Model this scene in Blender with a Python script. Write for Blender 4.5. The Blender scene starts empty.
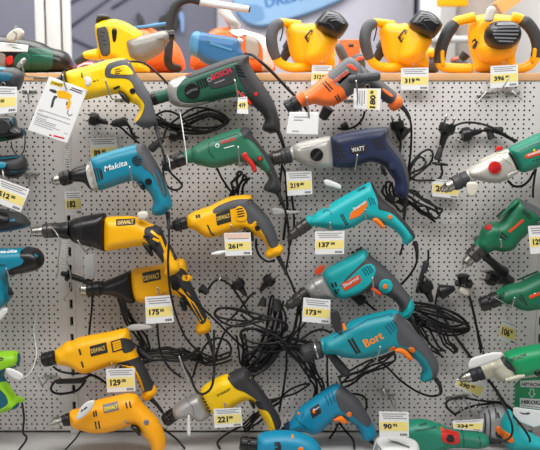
WORLD, E_FRONT, E_REAR, EXPO = .52, 50, 130, 0.1
import bpy, math, random
import numpy as np
from mathutils import Vector
from mathutils.geometry import delaunay_2d_cdt
random.seed(7); rng = np.random.default_rng(7)
SC = bpy.context.scene
COL = SC.collection
# ---------------------------------------------------------------- camera
F = 1000.0; TH = math.radians(8.3); DIST = 2.773; HC = 1.47
CT, ST = math.cos(TH), math.sin(TH)
cam = bpy.data.cameras.new('camera'); cam_o = bpy.data.objects.new('camera', cam); COL.objects.link(cam_o)
cam.sensor_width = 36; cam.lens = 36*F/540; cam.clip_end = 60
cam_o.location = (0, -DIST, HC); cam_o.rotation_euler = (math.pi/2-TH, 0, 0)
cam.dof.use_dof = True; cam.dof.focus_distance = 2.66; cam.dof.aperture_fstop = 3.8
SC.camera = cam_o

def W(px, py, h=0.0):
    """world point seen at photo position (px,py) on the plane h metres in front of the wall"""
    a = (px-270)/F; b = (225-py)/F
    t = (DIST-h)/(CT+b*ST)
    return np.array((a*t, -h, HC+t*(b*CT-ST)))
def MPP(h): return (DIST-h)/F

# ---------------------------------------------------------------- materials
def s2l(c): return c/12.92 if c <= .04045 else ((c+.055)/1.055)**2.4
def rgb(hx):
    hx = hx.lstrip('#'); return tuple(s2l(int(hx[i:i+2], 16)/255) for i in (0, 2, 4))+(1,)
MATS = {}
def mat(name, hx, rough=.45, metal=0., bump=.0, bscale=900, var=.06, coat=0, emis=0, spec=.5, trans=0):
    if name in MATS: return MATS[name]
    m = bpy.data.materials.new(name); m.use_nodes = True
    nt = m.node_tree; b = nt.nodes['Principled BSDF']
    c = rgb(hx)
    tc = nt.nodes.new('ShaderNodeTexCoord')
    nz = nt.nodes.new('ShaderNodeTexNoise'); nz.inputs['Scale'].default_value = 14; nz.inputs['Detail'].default_value = 3
    nt.links.new(tc.outputs['Object'], nz.inputs['Vector'])
    mx = nt.nodes.new('ShaderNodeMix'); mx.data_type = 'RGBA'
    mx.inputs[6].default_value = tuple(v*(1-var) for v in c[:3])+(1,)
    mx.inputs[7].default_value = tuple(min(1, v*(1+var)) for v in c[:3])+(1,)
    nt.links.new(nz.outputs['Fac'], mx.inputs[0]); nt.links.new(mx.outputs[2], b.inputs['Base Color'])
    b.inputs['Roughness'].default_value = rough; b.inputs['Metallic'].default_value = metal
    b.inputs['Specular IOR Level'].default_value = spec
    b.inputs['Coat Weight'].default_value = coat
    b.inputs['Transmission Weight'].default_value = trans
    if bump:
        n2 = nt.nodes.new('ShaderNodeTexNoise'); n2.inputs['Scale'].default_value = bscale
        nt.links.new(tc.outputs['Object'], n2.inputs['Vector'])
        bp = nt.nodes.new('ShaderNodeBump'); bp.inputs['Strength'].default_value = bump; bp.inputs['Distance'].default_value = .001
        nt.links.new(n2.outputs['Fac'], bp.inputs['Height']); nt.links.new(bp.outputs['Normal'], b.inputs['Normal'])
    if emis:
        b.inputs['Emission Color'].default_value = c; b.inputs['Emission Strength'].default_value = emis
    MATS[name] = m; return m
P = dict(
 yellow=mat('amber_plastic', '#F8B402', .4, bump=.15), lemon=mat('lemon_plastic', '#F5C802', .42, bump=.15),
 orangey=mat('orange_yellow_plastic', '#F4A604', .42, bump=.15),
 makita=mat('blue_teal_plastic', '#0B7E98', .4, bump=.15), cyan=mat('turquoise_plastic', '#0FA9AE', .42, bump=.15),
 bort=mat('teal_plastic', '#098996', .42, bump=.15), bort2=mat('blue_cyan_plastic', '#0A86AA', .42, bump=.15),
 dkteal=mat('dark_teal_plastic', '#0C5A70', .45, bump=.15),
 dgreen=mat('bottle_green_plastic', '#15503C', .45, bump=.15), green=mat('mid_green_plastic', '#276B50', .45, bump=.15),
 mgreen=mat('sea_green_plastic', '#1D7F66', .42, bump=.15), pgreen=mat('forest_green_plastic', '#0E6644', .42, bump=.15),
 hgreen=mat('emerald_plastic', '#12945C', .4, bump=.15), lime=mat('lime_plastic', '#8CC81E', .42, bump=.15),
 navy=mat('navy_plastic', '#202C4C', .45, bump=.15), orange=mat('orange_plastic', '#F07028', .42, bump=.15),
 vorange=mat('orange_accent', '#F07814', .45), dorange=mat('red_orange_accent', '#DC4A1C', .45),
 red=mat('red_plastic', '#C8261C', .4), dred=mat('dark_red_plastic', '#B01828', .4),
 black=mat('black_plastic', '#141415', .32, bump=.2), rubber=mat('charcoal_rubber', '#2C2C2E', .6, bump=.3),
 grey=mat('grey_rubber', '#4B4C50', .6, bump=.3), mgrey=mat('mid_grey_plastic', '#75767A', .5, bump=.2),
 dkgrey=mat('dark_grey_plastic', '#3A3B3E', .5, bump=.2),
 silver=mat('cast_silver', '#AEADAB', .38, .5, bump=.2), lsilver=mat('pale_cast_metal', '#BDBBB4', .4, .3, bump=.2),
 cream=mat('cream_metal', '#C9C6B2', .42, .1, bump=.2),
 chrome=mat('chuck_steel', '#B8B4AC', .24, .95), dchrome=mat('dark_chuck_steel', '#55524F', .35, .75),
 wire=mat('hook_wire', '#A9A7A4', .3, .8), cord=mat('black_cord_rubber', '#131314', .5, spec=.4),
 white=mat('white_plastic', '#DCDCDA', .4), ivory=mat('ivory_plastic', '#CFCABC', .45),
 card=mat('white_card', '#E4E4E4', .6, var=.02), band=mat('yellow_print', '#EEDC84', .6, var=.03),
 ink=mat('dark_ink', '#1E1E20', .6), gink=mat('grey_ink', '#8A8A8C', .6), rink=mat('red_ink', '#C62A3C', .5),
 yink=mat('yellow_ink', '#F0D020', .55), wink=mat('white_ink', '#ECECEC', .5), oink=mat('orange_ink', '#F2902A', .5),
 plate=mat('dark_name_plate', '#2A2723', .5), bronze=mat('pale_yellow_ink', '#D8B860', .5), peach=mat('peach_print', '#F0B27A', .6),
 indigo=mat('dark_indigo_rubber', '#24262F', .5, bump=.2), blue=mat('blue_plastic', '#2C6696', .45, bump=.15), lblue=mat('light_blue_plastic', '#4F8DB8', .5, bump=.1),
)
# ---------------------------------------------------------------- object helpers
def fin(o, label=None, cat=None, group=None, kind=None):
    if label: o['label'] = label
    if cat: o['category'] = cat
    if group: o['group'] = group
    if kind: o['kind'] = kind
    return o
def mk(name, V, Fc, m, parent=None, smooth=True, sharp=None):
    """link ONE mesh object; V in world coordinates (origin at the parent's, or at the mesh's own base)"""
    V = np.asarray(V, float)
    if parent is None:
        org = np.array(((V[:, 0].min()+V[:, 0].max())/2, (V[:, 1].min()+V[:, 1].max())/2, V[:, 2].min()))
    else:
        org = np.array(ORG[parent.name])
    me = bpy.data.meshes.new(name); me.from_pydata((V-org).tolist(), [], [list(map(int, f)) for f in Fc]); me.update()
    me.materials.append(m)
    if smooth:
        me.polygons.foreach_set('use_smooth', [True]*len(me.polygons))
        if sharp: me.set_sharp_from_angle(angle=math.radians(sharp))
    o = bpy.data.objects.new(name, me); COL.objects.link(o)
    if parent is None: o.location = org; ORG[o.name] = org
    else: o.parent = parent; ORG[o.name] = org
    return o
ORG = {}
def thing(name, label, cat, loc, group=None):
    o = bpy.data.objects.new(name, None); o.empty_display_size = .05; COL.objects.link(o); o.location = loc
    ORG[o.name] = np.array(loc, float)
    return fin(o, label, cat, group)

def merge(parts):
    V = []; Fc = []; n = 0
    for v, f in parts:
        v = np.asarray(v, float); V.append(v); Fc += [[i+n for i in q] for q in f]; n += len(v)
    return np.vstack(V), Fc

def box(x0, x1, y0, y1, z0, z1):
    V = [(x, y, z) for x in (x0, x1) for y in (y0, y1) for z in (z0, z1)]
    return V, [(0, 1, 3, 2), (4, 6, 7, 5), (0, 4, 5, 1), (2, 3, 7, 6), (0, 2, 6, 4), (1, 5, 7, 3)]
def bbox(x0, x1, y0, y1, z0, z1, b=.004):
    """bevelled box"""
    import bmesh
    bm = bmesh.new(); v, f = box(x0, x1, y0, y1, z0, z1); vs = [bm.verts.new(p) for p in v]
    for q in f: bm.faces.new([vs[i] for i in q])
    bmesh.ops.bevel(bm, geom=bm.edges[:], offset=b, segments=2, profile=.5, affect='EDGES')
    bm.normal_update(); bm.verts.index_update()
    V = [tuple(p.co) for p in bm.verts]; Fc = [[p.index for p in q.verts] for q in bm.faces]; bm.free(); return V, Fc
def catmull(pts, n=8, closed=False):
    pts = np.asarray(pts, float)
    if len(pts) < 3: 
        t = np.linspace(0, 1, n+1)[:, None]; return pts[0]*(1-t)+pts[1]*t
    if closed: Q = np.vstack([pts[-1], pts, pts[0], pts[1]])
    else: Q = np.vstack([2*pts[0]-pts[1], pts, 2*pts[-1]-pts[-2]])
    out = []
    for i in range(1, len(Q)-2):
        p0, p1, p2, p3 = Q[i-1:i+3]
        for k in range(n):
            t = k/n
            out.append(.5*(2*p1+(p2-p0)*t+(2*p0-5*p1+4*p2-p3)*t*t+(3*p1-p0-3*p2+p3)*t**3))
    if not closed: out.append(Q[-2])
    return np.array(out)
def tube(pts, rad, segs=8, closed=False):
    pts = np.asarray(pts, float); n = len(pts)
    rad = np.full(n, rad) if np.isscalar(rad) else np.asarray(rad)
    tan = np.gradient(pts, axis=0)
    if closed: tan = np.roll(pts, -1, 0)-np.roll(pts, 1, 0)
    tan /= np.linalg.norm(tan, axis=1)[:, None]+1e-12
    up = np.array((0, 1., 0)) if abs(tan[0][1]) < .9 else np.array((1., 0, 0))
    u = np.cross(tan[0], up); u /= np.linalg.norm(u)
    V = []; a = np.arange(segs)*2*math.pi/segs
    for i in range(n):
        u = u-tan[i]*np.dot(u, tan[i]); u /= np.linalg.norm(u)+1e-12; w = np.cross(tan[i], u)
        V.append(pts[i]+rad[i]*(np.cos(a)[:, None]*u+np.sin(a)[:, None]*w))
    V = np.vstack(V); Fc = []
    m = n if closed else n-1
    for i in range(m):
        j = (i+1) % n
        for k in range(segs):
            l = (k+1) % segs; Fc.append((i*segs+k, i*segs+l, j*segs+l, j*segs+k))
    if not closed: Fc.append(list(range(segs))[::-1]); Fc.append([(n-1)*segs+k for k in range(segs)])
    return V, Fc
def lathe(p0, p1, prof, segs=28, flute=0, amp=.04, sx=1.):
    """solid of revolution round the 3-D axis p0->p1; prof [(t, radius)]"""
    p0 = np.asarray(p0, float); p1 = np.asarray(p1, float); ax = p1-p0; L = np.linalg.norm(ax); ax /= L
    ref = np.array((0, 1., 0)) if abs(ax[1]) < .95 else np.array((1., 0, 0))
    u = np.cross(ax, ref); u /= np.linalg.norm(u); w = np.cross(ax, u)
    if flute: segs = flute*4
    a = np.arange(segs)*2*math.pi/segs
    mod = 1+(amp*np.sign(np.cos(a*flute)) if flute else 0)*1.
    V = []; Fc = []
    for t, r in prof:
        rr = r*mod if (flute and .12 < t < .88) else r*np.ones(segs)
        V.append(p0+ax*(t*L)+(rr*np.cos(a))[:, None]*u+sx*(rr*np.sin(a))[:, None]*w)
    n = len(prof); V = np.vstack(V)
    for i in range(n-1):
        for k in range(segs):
            l = (k+1) % segs; Fc.append((i*segs+k, i*segs+l, (i+1)*segs+l, (i+1)*segs+k))
    Fc.append(list(range(segs))[::-1]); Fc.append([(n-1)*segs+k for k in range(segs)])
    return V, Fc

# ---------------------------------------------------------------- 2-D outlines -> solid forms
def sdist(Q, poly):
    """signed distance (inside positive) of points Q to polygon"""
    a = poly; b = np.roll(poly, -1, 0); d2 = np.full(len(Q), 1e9); ins = np.zeros(len(Q), bool)
    for p, q in zip(a, b):
        e = q-p; L = e@e+1e-18
        t = np.clip(((Q-p)@e)/L, 0, 1); c = p+t[:, None]*e
        d2 = np.minimum(d2, ((Q-c)**2).sum(1))
        if p[1] != q[1]:
            cr = ((p[1] > Q[:, 1]) != (q[1] > Q[:, 1])) & (Q[:, 0] < (q[0]-p[0])*(Q[:, 1]-p[1])/(q[1]-p[1])+p[0])
            ins ^= cr
    d = np.sqrt(d2); return np.where(ins, d, -d)
def chaikin(p, n=2):
    for _ in range(n):
        q = np.roll(p, -1, 0); p = np.stack([.78*p+.22*q, .22*p+.78*q], 1).reshape(-1, 2)
    return p
def resample(p, step):
    q = np.vstack([p, p[:1]]); seg = np.linalg.norm(np.diff(q, axis=0), axis=1); out = []
    for i in range(len(p)):
        k = max(1, int(round(seg[i]/step)))
        for j in range(k): out.append(q[i]+(q[i+1]-q[i])*j/k)
    out = np.array(out); keep = [0]
    for i in range(1, len(out)):
        if np.linalg.norm(out[i]-out[keep[-1]]) > step*.3: keep.append(i)
    if np.linalg.norm(out[keep[-1]]-out[0]) < step*.3: keep.pop()
    return out[keep]
class Field:
    """height field of a rounded form over an outline"""
    def __init__(s, poly, T, r, cell=.0016):
        s.poly = poly; s.T = T; s.c = cell
        lo = poly.min(0)-.008; hi = poly.max(0)+.008; s.lo = lo
        nx, nz = ((hi-lo)/cell).astype(int)+2; s.nx, s.nz = nx, nz
        gx, gz = np.meshgrid(lo[0]+np.arange(nx)*cell, lo[1]+np.arange(nz)*cell, indexing='ij')
        d = sdist(np.stack([gx.ravel(), gz.ravel()], 1), poly).reshape(nx, nz)
        u = 1-np.minimum(d/r, 1); z2 = T*T*(1-u*u)
        pos = d > 0
        for _ in range(5):
            p = np.pad(z2, 1, mode='edge')
            bl = (p[:-2, 1:-1]+p[2:, 1:-1]+p[1:-1, :-2]+p[1:-1, 2:]+4*z2)/8
            wgt = np.clip(d/.006, 0, 1)
            z2 = np.where(pos, z2*(1-wgt)+bl*wgt, z2)
        s.z2 = z2
    def __call__(s, Q):
        f = (Q-s.lo)/s.c; i = np.clip(f.astype(int), 0, [s.nx-2, s.nz-2]); t = np.clip(f-i, 0, 1)
        a, b = i[:, 0], i[:, 1]; x, y = t[:, 0], t[:, 1]
        z = s.z2[a, b]*(1-x)*(1-y)+s.z2[a+1, b]*x*(1-y)+s.z2[a, b+1]*(1-x)*y+s.z2[a+1, b+1]*x*y
        return np.sqrt(np.maximum(z, 0))
def sheet(poly, step=.0022, rings=(.0006, .0018, .0038, .0066), grid=.0048):
    """triangulated fill of a polygon; returns points, triangles, boundary flags"""
    B = resample(poly, step)
    nxt = np.roll(B, -1, 0); prv = np.roll(B, 1, 0); tn = nxt-prv
    area = .5*np.sum(B[:, 0]*nxt[:, 1]-nxt[:, 0]*B[:, 1])
    nr = np.stack([-tn[:, 1], tn[:, 0]], 1)*(1 if area > 0 else -1); nr /= np.linalg.norm(nr, axis=1)[:, None]+1e-12
    pts = [B]; dmax = 0
    for k, d in enumerate(rings):
        c = B+nr*d; c = c[::1 if k < 2 else 2]
        c = c[sdist(c, B) > d*.93]
        if len(c): pts.append(c); dmax = d
    lo, hi = B.min(0), B.max(0)
    if (hi-lo).min() > grid:
        gx, gz = np.meshgrid(np.arange(lo[0], hi[0], grid), np.arange(lo[1], hi[1], grid), indexing='ij')
        g = np.stack([gx.ravel(), gz.ravel()], 1); g = g[sdist(g, B) > dmax+.003]
        if len(g): pts.append(g)
    A = np.vstack(pts); n = len(B)
    v, e, f, ov, oe, of = delaunay_2d_cdt([Vector(p) for p in A], [(i, (i+1) % n) for i in range(n)], [], 0, 1e-7)
    v = np.array([tuple(p) for p in v]); f = [tuple(q) for q in f]
    cen = np.array([(v[q[0]]+v[q[1]]+v[q[2]])/3 for q in f]); ins = sdist(cen, B) > 0
    tri = []
    for q, k in zip(f, ins):
        if not k: continue
        a, b, c = v[q[0]], v[q[1]], v[q[2]]
        tri.append(q if ((b[0]-a[0])*(c[1]-a[1])-(b[1]-a[1])*(c[0]-a[0])) > 0 else q[::-1])
    bd = np.array([any(i < n for i in o) for o in ov])
    return v, tri, bd, B

def rule(px): return px

def pts(s, crop=(0, 0, 1)):
    return np.array([[float(a)/crop[2]+crop[i] for i, a in enumerate(p.split(','))] for p in s.split()])

class Tool:
    """a thing traced on a plane h metres off the wall, given real thickness"""
    def __init__(s, name, label, cat, h, crop, group=None):
        s.h = h; s.crop = crop; s.hosts = []; s.name = name; s.meta = (name, label, cat, group); s.root = None; s.N = {}
    def P(s, st, dz=0.):
        p = pts(st, s.crop) if isinstance(st, str) else np.asarray(st, float)
        return np.array([W(a, b, s.h+dz)[[0, 2]] for a, b in p])
    def PF(s, st):
        """outline of a surface detail, placed at the depth of the surface it sits on"""
        z = s.hosts[0][0].T*.8
        for _ in range(3):
            q = s.P(st, z); h = s.H(q); z = h[h > 0].mean() if (h > 0).any() else z
        return s.P(st, z)
    def P3(s, st, dz=0.):
        q = s.P(st, dz); return np.array([(a, -s.h-dz, b) for a, b in q])
    def start(s, poly):
        if s.root is None:
            n, l, c, g = s.meta
            s.root = thing(n, l, c, ((poly[:, 0].min()+poly[:, 0].max())/2, -s.h, poly[:, 1].min()), g)
    def H(s, Q):
        z = np.zeros(len(Q))
        for f, off in s.hosts:
            q = f(Q); z = np.maximum(z, np.where(q > 0, q+off, 0))
        return z
    def body(s, st, m, T=.034, r=.03, off=0., name='body', smooth=2, parent=None, host=True):
        poly = chaikin(s.P(st, off), smooth) if smooth else s.P(st, off)
        s.start(poly)
        f = Field(poly, T, r*.78 if T > .02 else r)
        if host: s.hosts.append((f, off))
        v, tri, bd, B = sheet(poly)
        z = f(v); z[bd] = 0
        n = len(v); yc = -s.h-off
        front = np.stack([v[:, 0], yc-z, v[:, 1]], 1); back = np.stack([v[:, 0], yc+z, v[:, 1]], 1)
        idx = np.arange(n)+n; idx[bd] = np.arange(n)[bd]
        Fc = [t for t in tri]+[(idx[t[0]], idx[t[2]], idx[t[1]]) for t in tri]
        V = np.vstack([front, back]); used = sorted({i for t in Fc for i in t}); mp = {a: b for b, a in enumerate(used)}
        return mk(name, V[used], [[mp[i] for i in t] for t in Fc], m, parent or s.root)
    def ov(s, name, st, m, up=.0012, smooth=2, both=False, parent=None, dz=None, sink=.0012, snap=True):
        """a raised patch that follows the surface beneath it (grip cover, plate, badge)"""
        if name == 'trigger':
            return s.body(st, m, T=.011, r=.005, off=s.hosts[0][0].T-.008, name='trigger', host=False, smooth=1)
        poly = s.P(st, 0. if dz is None else dz) if (both or dz is not None) else s.PF(st)
        if smooth: poly = chaikin(poly, smooth)
        if snap:
            d = np.max([sdist(poly, f.poly) for f, _ in s.hosts], 0)
            out = np.where(d < .0012)[0]
            for i in out:
                best = None
                for f, _ in s.hosts:
                    a = f.poly; b = np.roll(a, -1, 0); e = b-a; t = np.clip(((poly[i]-a)*e).sum(1)/((e*e).sum(1)+1e-18), 0, 1)
                    c = a+t[:, None]*e; k = ((c-poly[i])**2).sum(1).argmin(); dd = np.linalg.norm(c[k]-poly[i])
                    if best is None or dd < best[0]:
                        nn = np.array((e[k][1], -e[k][0])); nn /= np.linalg.norm(nn)+1e-12
                        ar = np.sum(a[:, 0]*b[:, 1]-b[:, 0]*a[:, 1]); nn *= 1 if ar > 0 else -1
                        best = (dd, c[k]+nn*(.0008 if both else -.0006))
                if both or d[i] < .0006: poly[i] = best[1]
        v, tri, bd, B = sheet(poly, rings=(.0005, .0014, .003, .0055))
        d = np.where(bd, 0, np.maximum(sdist(v, B), 0)); h = s.H(v)
        z = h+up*np.minimum(1, d/.0009)**.5
        z = np.where(bd, np.maximum(h-sink, 0) if both else h-sink, z)
        V = [np.stack([v[:, 0], -s.h-z, v[:, 1]], 1)]; Fc = list(tri)
        if both:
            V.append(np.stack([v[:, 0], -s.h+z, v[:, 1]], 1)); n = len(v); Fc += [(t[0]+n, t[2]+n, t[1]+n) for t in tri]
        return mk(name, np.vstack(V), Fc, m, parent or s.root)
    def disc(s, name, c, r, m, up=.003, parent=None, dome=False):
        """round button/dial raised from the surface; c, r in crop units"""
        cp = s.PF(c)[0]; rm = r/s.crop[2]*MPP(s.h)
        h = s.H(np.array([cp]))[0]
        p0 = np.array((cp[0], -s.h-h+.006, cp[1])); p1 = np.array((cp[0], -s.h-h-up, cp[1]))
        b = min(.001, rm*.2); L = np.linalg.norm(p1-p0)
        return mk(name, *lathe(p0, p1, [(0, rm), (1-b/L, rm), (1, rm-b), (1, rm*.5)]), m, parent or s.root, sharp=40)
    def slots(s, segs, w, m, name='vents', up=.0005, parent=None):
        """thin strokes on the surface; segs list of 'u,v u,v' strings, w in crop units"""
        if 1 < len(segs) <= 8 and name.endswith('s'):
            return [s.slots([g], w, m, SING.get(name, name[:-1]), up, parent) for g in segs][0]
        parts = []; T = s.hosts[0][0].T*.85; wm = 1.25*w/s.crop[2]*MPP(s.h)/2
        for sg in segs:
            q = s.PF(sg)
            q = np.vstack([q[:-1], q[-1:]])
            fine = [q[0]]
            for a, b in zip(q[:-1], q[1:]):
                k = max(1, int(np.linalg.norm(b-a)/.003))
                fine += [a+(b-a)*(j+1)/k for j in range(k)]
            q = np.array(fine); t = np.gradient(q, axis=0); t /= np.linalg.norm(t, axis=1)[:, None]+1e-12; n = np.stack([-t[:, 1], t[:, 0]], 1)
            n0 = len(q); L = q+n*wm; R = q-n*wm; A = np.vstack([L, R]); h = s.H(A)+up
            top = np.stack([A[:, 0], -s.h-h, A[:, 1]], 1); bot = top+np.array((0, .003, 0))
            V = np.vstack([top, bot]); o = 2*n0; Fc = []
            for i in range(n0-1):
                Fc += [(i, n0+i, n0+i+1, i+1), (i, i+1, o+i+1, o+i), (n0+i, o+n0+i, o+n0+i+1, n0+i+1)]
            Fc += [(0, o, o+n0, n0), (n0-1, 2*n0-1, o+2*n0-1, o+n0-1)]
            parts.append((V, Fc))
        return mk(name, *merge(parts), m, parent or s.root, smooth=False)
    def lathe(s, name, a, b, prof, m, parent=None, da=0., db=0., **k):
        """profile radii in crop units"""
        p0 = s.P3(a, da)[0]; p1 = s.P3(b, db)[0]; q = MPP(s.h)/s.crop[2]
        if s.root is None: s.start(np.array([p0[[0, 2]], p1[[0, 2]]]))
        return mk(name, *lathe(p0, p1, [(t, r*q) for t, r in prof], **k), m, parent or s.root, sharp=35)
    def text(s, st, a, b, hgt, m, name='lettering', parent=None, up=.0007, bold=.012, shear=0.):
        q = s.PF([pts(a, s.crop)[0], pts(b, s.crop)[0]])
        v2, Fc = glyphs(st, bold, shear)
        d = q[1]-q[0]; L = np.linalg.norm(d); d /= L; n = np.array((-d[1], d[0])); hm = hgt/s.crop[2]*MPP(s.h)
        X = q[0]+v2[:, :1]*d*L+v2[:, 1:]*n*hm; h = s.H(X)+up
        return mk(name, np.stack([X[:, 0], -s.h-h, X[:, 1]], 1), Fc, m, parent or s.root, smooth=False)
    def cord(s, P_, r=.0031, name='power_cord', guard=True, parent=None):
        """P_ list of (px,py,h) in photo pixels, first at the handle"""
        p = catmull([W(*a) for a in P_], 9); n = len(p)
        rad = np.full(n, r)
        o = mk(name, *tube(p, rad), MATS['black_cord_rubber'], parent or s.root)
        if guard:
            L = np.cumsum(np.r_[0, np.linalg.norm(np.diff(p, axis=0), axis=1)]); k = max(4, int((L < .06).sum()))
            rr = np.linspace(.0068, .0045, k)
            mk('strain_relief', *tube(p[:k], rr, 10), MATS['charcoal_rubber'], o)
        return o
SING = {'vents': 'vent_slot', 'side_vents': 'vent_slot', 'rear_vents': 'vent_slot', 'marks': 'case_mark'}
_G = {}
def glyphs(st, bold=.012, shear=0.):
    """text as filled outlines scaled to the unit box"""
    k = (st, bold, shear)
    if k in _G: return _G[k]
    c = bpy.data.curves.new('t', 'FONT'); c.body = st; c.size = 1; c.offset = bold; c.resolution_u = 2; c.shear = shear
    o = bpy.data.objects.new('t', c); COL.objects.link(o)
    dg = bpy.context.evaluated_depsgraph_get(); me = bpy.data.meshes.new_from_object(o.evaluated_get(dg))
    v = np.array([tuple(p.co)[:2] for p in me.vertices]); f = [tuple(p.vertices) for p in me.polygons]
    bpy.data.objects.remove(o); bpy.data.curves.remove(c); bpy.data.meshes.remove(me)
    lo, hi = v.min(0), v.max(0); v = (v-lo)/(hi-lo)
    _G[k] = (v, f); return _G[k]
# ================================================================ the setting
M_PANEL = mat('perforated_steel_paint', '#D3CFCC', .5, bump=.1, bscale=200, var=.03)
M_POST = mat('upright_paint', '#CCC9C4', .5, var=.02)
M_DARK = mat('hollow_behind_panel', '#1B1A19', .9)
M_WOOD = mat('pale_wood_edge', '#D9A878', .5, var=.12)
M_BASE = mat('grey_shelf_paint', '#BEBCBA', .35, var=.03)
xl = W(72, 330)[0]; xr = W(539.5, 345)[0]; PITCH = xr-xl
ztop = W(270, 79.5)[2]; zbot = W(270, 432.5)[2]
X0 = W(470.6, 83)[0]; Z0 = W(470.6, 83)[2]
def rowz(k): return Z0-.0125*k
def grid_panel(x0, x1, k0, k1, xs_a, xs_b, r=.0029, dep=.0016, y=0.):
    """steel sheet with real round holes, rows k0..k1-1"""
    V = []; Fc = []
    def quad(a, b, c, d):
        n = len(V); V.extend([(a[0], y, a[1]), (b[0], y, b[1]), (c[0], y, c[1]), (d[0], y, d[1])]); Fc.append((n, n+1, n+2, n+3))
    an = [math.radians(225+22.5+45*k) for k in range(8)]; oc = [(r*math.cos(a), r*math.sin(a)) for a in an]
    for k in range(k0, k1):
        z = rowz(k); za, zb = z-.00625, z+.00625
        xs = xs_a if k % 2 == 0 else xs_b; hw = .0062; cur = x0
        for xc in xs:
            if xc-hw < x0 or xc+hw > x1: continue
            if xc-hw > cur+1e-6: quad((cur, za), (xc-hw, za), (xc-hw, zb), (cur, zb))
            n = len(V)
            V.extend([(xc-hw, y, za), (xc+hw, y, za), (xc+hw, y, zb), (xc-hw, y, zb)])
            V.extend([(xc+p, y, z+q) for p, q in oc]); V.extend([(xc+p, y+dep, z+q) for p, q in oc])
            o = n+4
            for i in range(4):
                j = (i+1) % 4; Fc.append((n+i, n+j, o+(2*i+1) % 8, o+2*i)); Fc.append((n+i, o+2*i, o+(2*i-1) % 8))
            for i in range(8):
                j = (i+1) % 8; Fc.append((o+i, o+j, o+8+j, o+8+i))
            cur = xc+hw
        quad((cur, za), (x1, za), (x1, zb), (cur, zb))
    zt, zb = rowz(k0)+.00625, rowz(k1-1)-.00625
    for a, b in (((x0, zt), (x1, zt)), ((x0, zb), (x1, zb)), ((x0, zb), (x0, zt)), ((x1, zb), (x1, zt))):   # folded edges
        n = len(V); V.extend([(a[0], y, a[1]), (b[0], y, b[1]), (b[0], y+.015, b[1]), (a[0], y+.015, a[1])]); Fc.append((n, n+1, n+2, n+3))
    return V, Fc
kb = [0, int(round((Z0-W(440, 225.5)[2])/.0125)), int(round((Z0-W(400, 365)[2])/.0125)), int(round((Z0-zbot)/.0125))]
bays = [(xl-PITCH+.009, xl-.009), (xl+.009, xr-.009), (xr+.009, xr+.32)]
for bi, (a, b) in enumerate(bays):
    base = X0+PITCH*(bi-1) if bi != 0 else W(192/9+0, 270+82/9)[0]
    A = [base+.015*k for k in range(-90, 90)]; Bx = [base+.025*k for k in range(-60, 60)]
    A = sorted(v for v in A if a+.029 < v < b-.029); Bx = sorted(v for v in Bx if a+.029 < v < b-.029)
    for j in range(3):
        v, f = grid_panel(a, b, kb[j], kb[j+1], A, Bx)
        v = [(x, y, z-(.0008 if z > rowz(kb[j]) else 0)) for x, y, z in v]
        o = mk('wall_back', v, f, M_PANEL, smooth=False); fin(o, kind='structure')
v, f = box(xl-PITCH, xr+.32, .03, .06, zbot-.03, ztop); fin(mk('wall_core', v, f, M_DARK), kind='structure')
for n, xc in (('trim_1', xl), ('trim_2', xr)):
    parts = []; w = .0125; sw = .0046; z = ztop-.03; zs = []
    while z > zbot+.03: zs.append(z); z -= .05
    parts += [box(xc-w, xc-sw, -.0025, .02, zbot, ztop), box(xc+sw, xc+w, -.0025, .02, zbot, ztop)]
    last = ztop
    for z in zs: parts.append(box(xc-sw, xc+sw, -.0025, .02, z+.0135, last)); last = z-.0135
    parts.append(box(xc-sw, xc+sw, -.0025, .02, zbot, last))
    fin(mk(n, *merge(parts), M_POST, smooth=False), kind='structure')
# counter on top of the gondola, and the base deck
zc = W(270, 73, .012)[2]
v, f = bbox(xl-PITCH, xr+.32, -.0035, .62, Z0+.0064, zc, .0012)
fin(mk('wooden_counter', v, f, M_WOOD, sharp=40), 'pale wooden counter board running along the top of the perforated wall', 'shelf')
v, f = bbox(xl-PITCH, xr+.32, -.62, .02, zbot-.035, zbot-.0005, .004)
fin(mk('base_shelf', v, f, M_BASE, sharp=40), 'grey metal base shelf under the perforated wall', 'shelf')
v, f = box(xl-PITCH, xr+.32, -.6, .06, 0, zbot-.036); fin(mk('wall_base', v, f, M_PANEL), kind='structure')
v, f = box(-4, 5, -5, 6.2, -.05, 0); fin(mk('floor', v, f, mat('floor_tile', '#B9B4AC', .35, var=.04)), kind='structure')
# far back wall of the shop
def R(px0, py0, px1, py1, h):
    a = W(px0, py0, h); b = W(px1, py1, h); return a[0], b[0], b[2], a[2]
YB = 3.2
M_LAV = mat('lavender_wall_paint', '#C9C8D6', .7, var=.02); M_SLATE = mat('slate_blue_wall_paint', '#7A7B8B', .7, var=.03)
M_WHITE = mat('bright_wall_paint', '#E4E2E0', .6, var=.02); M_BEIGE = mat('beige_wall_paint', '#A89C92', .7, var=.04)
x0, x1, z0, z1 = R(-300, -300, 215, 75, -YB); fin(mk('wall_far_left', *box(x0, x1, YB, YB+.1, 0, z1), M_SLATE), kind='structure')
x0, x1, z0, z1 = R(215, -300, 420, 75, -YB); fin(mk('wall_far', *box(x0, x1, YB, YB+.1, 0, z1), M_LAV), kind='structure')
x0, x1, z0, z1 = R(420, -300, 900, 75, -YB); fin(mk('wall_far_right', *box(x0, x1, YB, YB+.1, 0, z1), M_WHITE), kind='structure')
# dark joints of the slate wall
h = -YB+.012
for k, (a, b, c, d) in enumerate(((70, 27, 112, -4), (70, 37, 100, 51), (60, 8, 90, -8), (112, 8, 150, -16))):
    fin(mk('trim_%d' % (k+3), *tube([W(a, b, h), W((a+c)/2, (b+d)/2, h), W(c, d, h)], .0065), mat('dark_joint', '#54566A', .7)), kind='structure')
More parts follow.
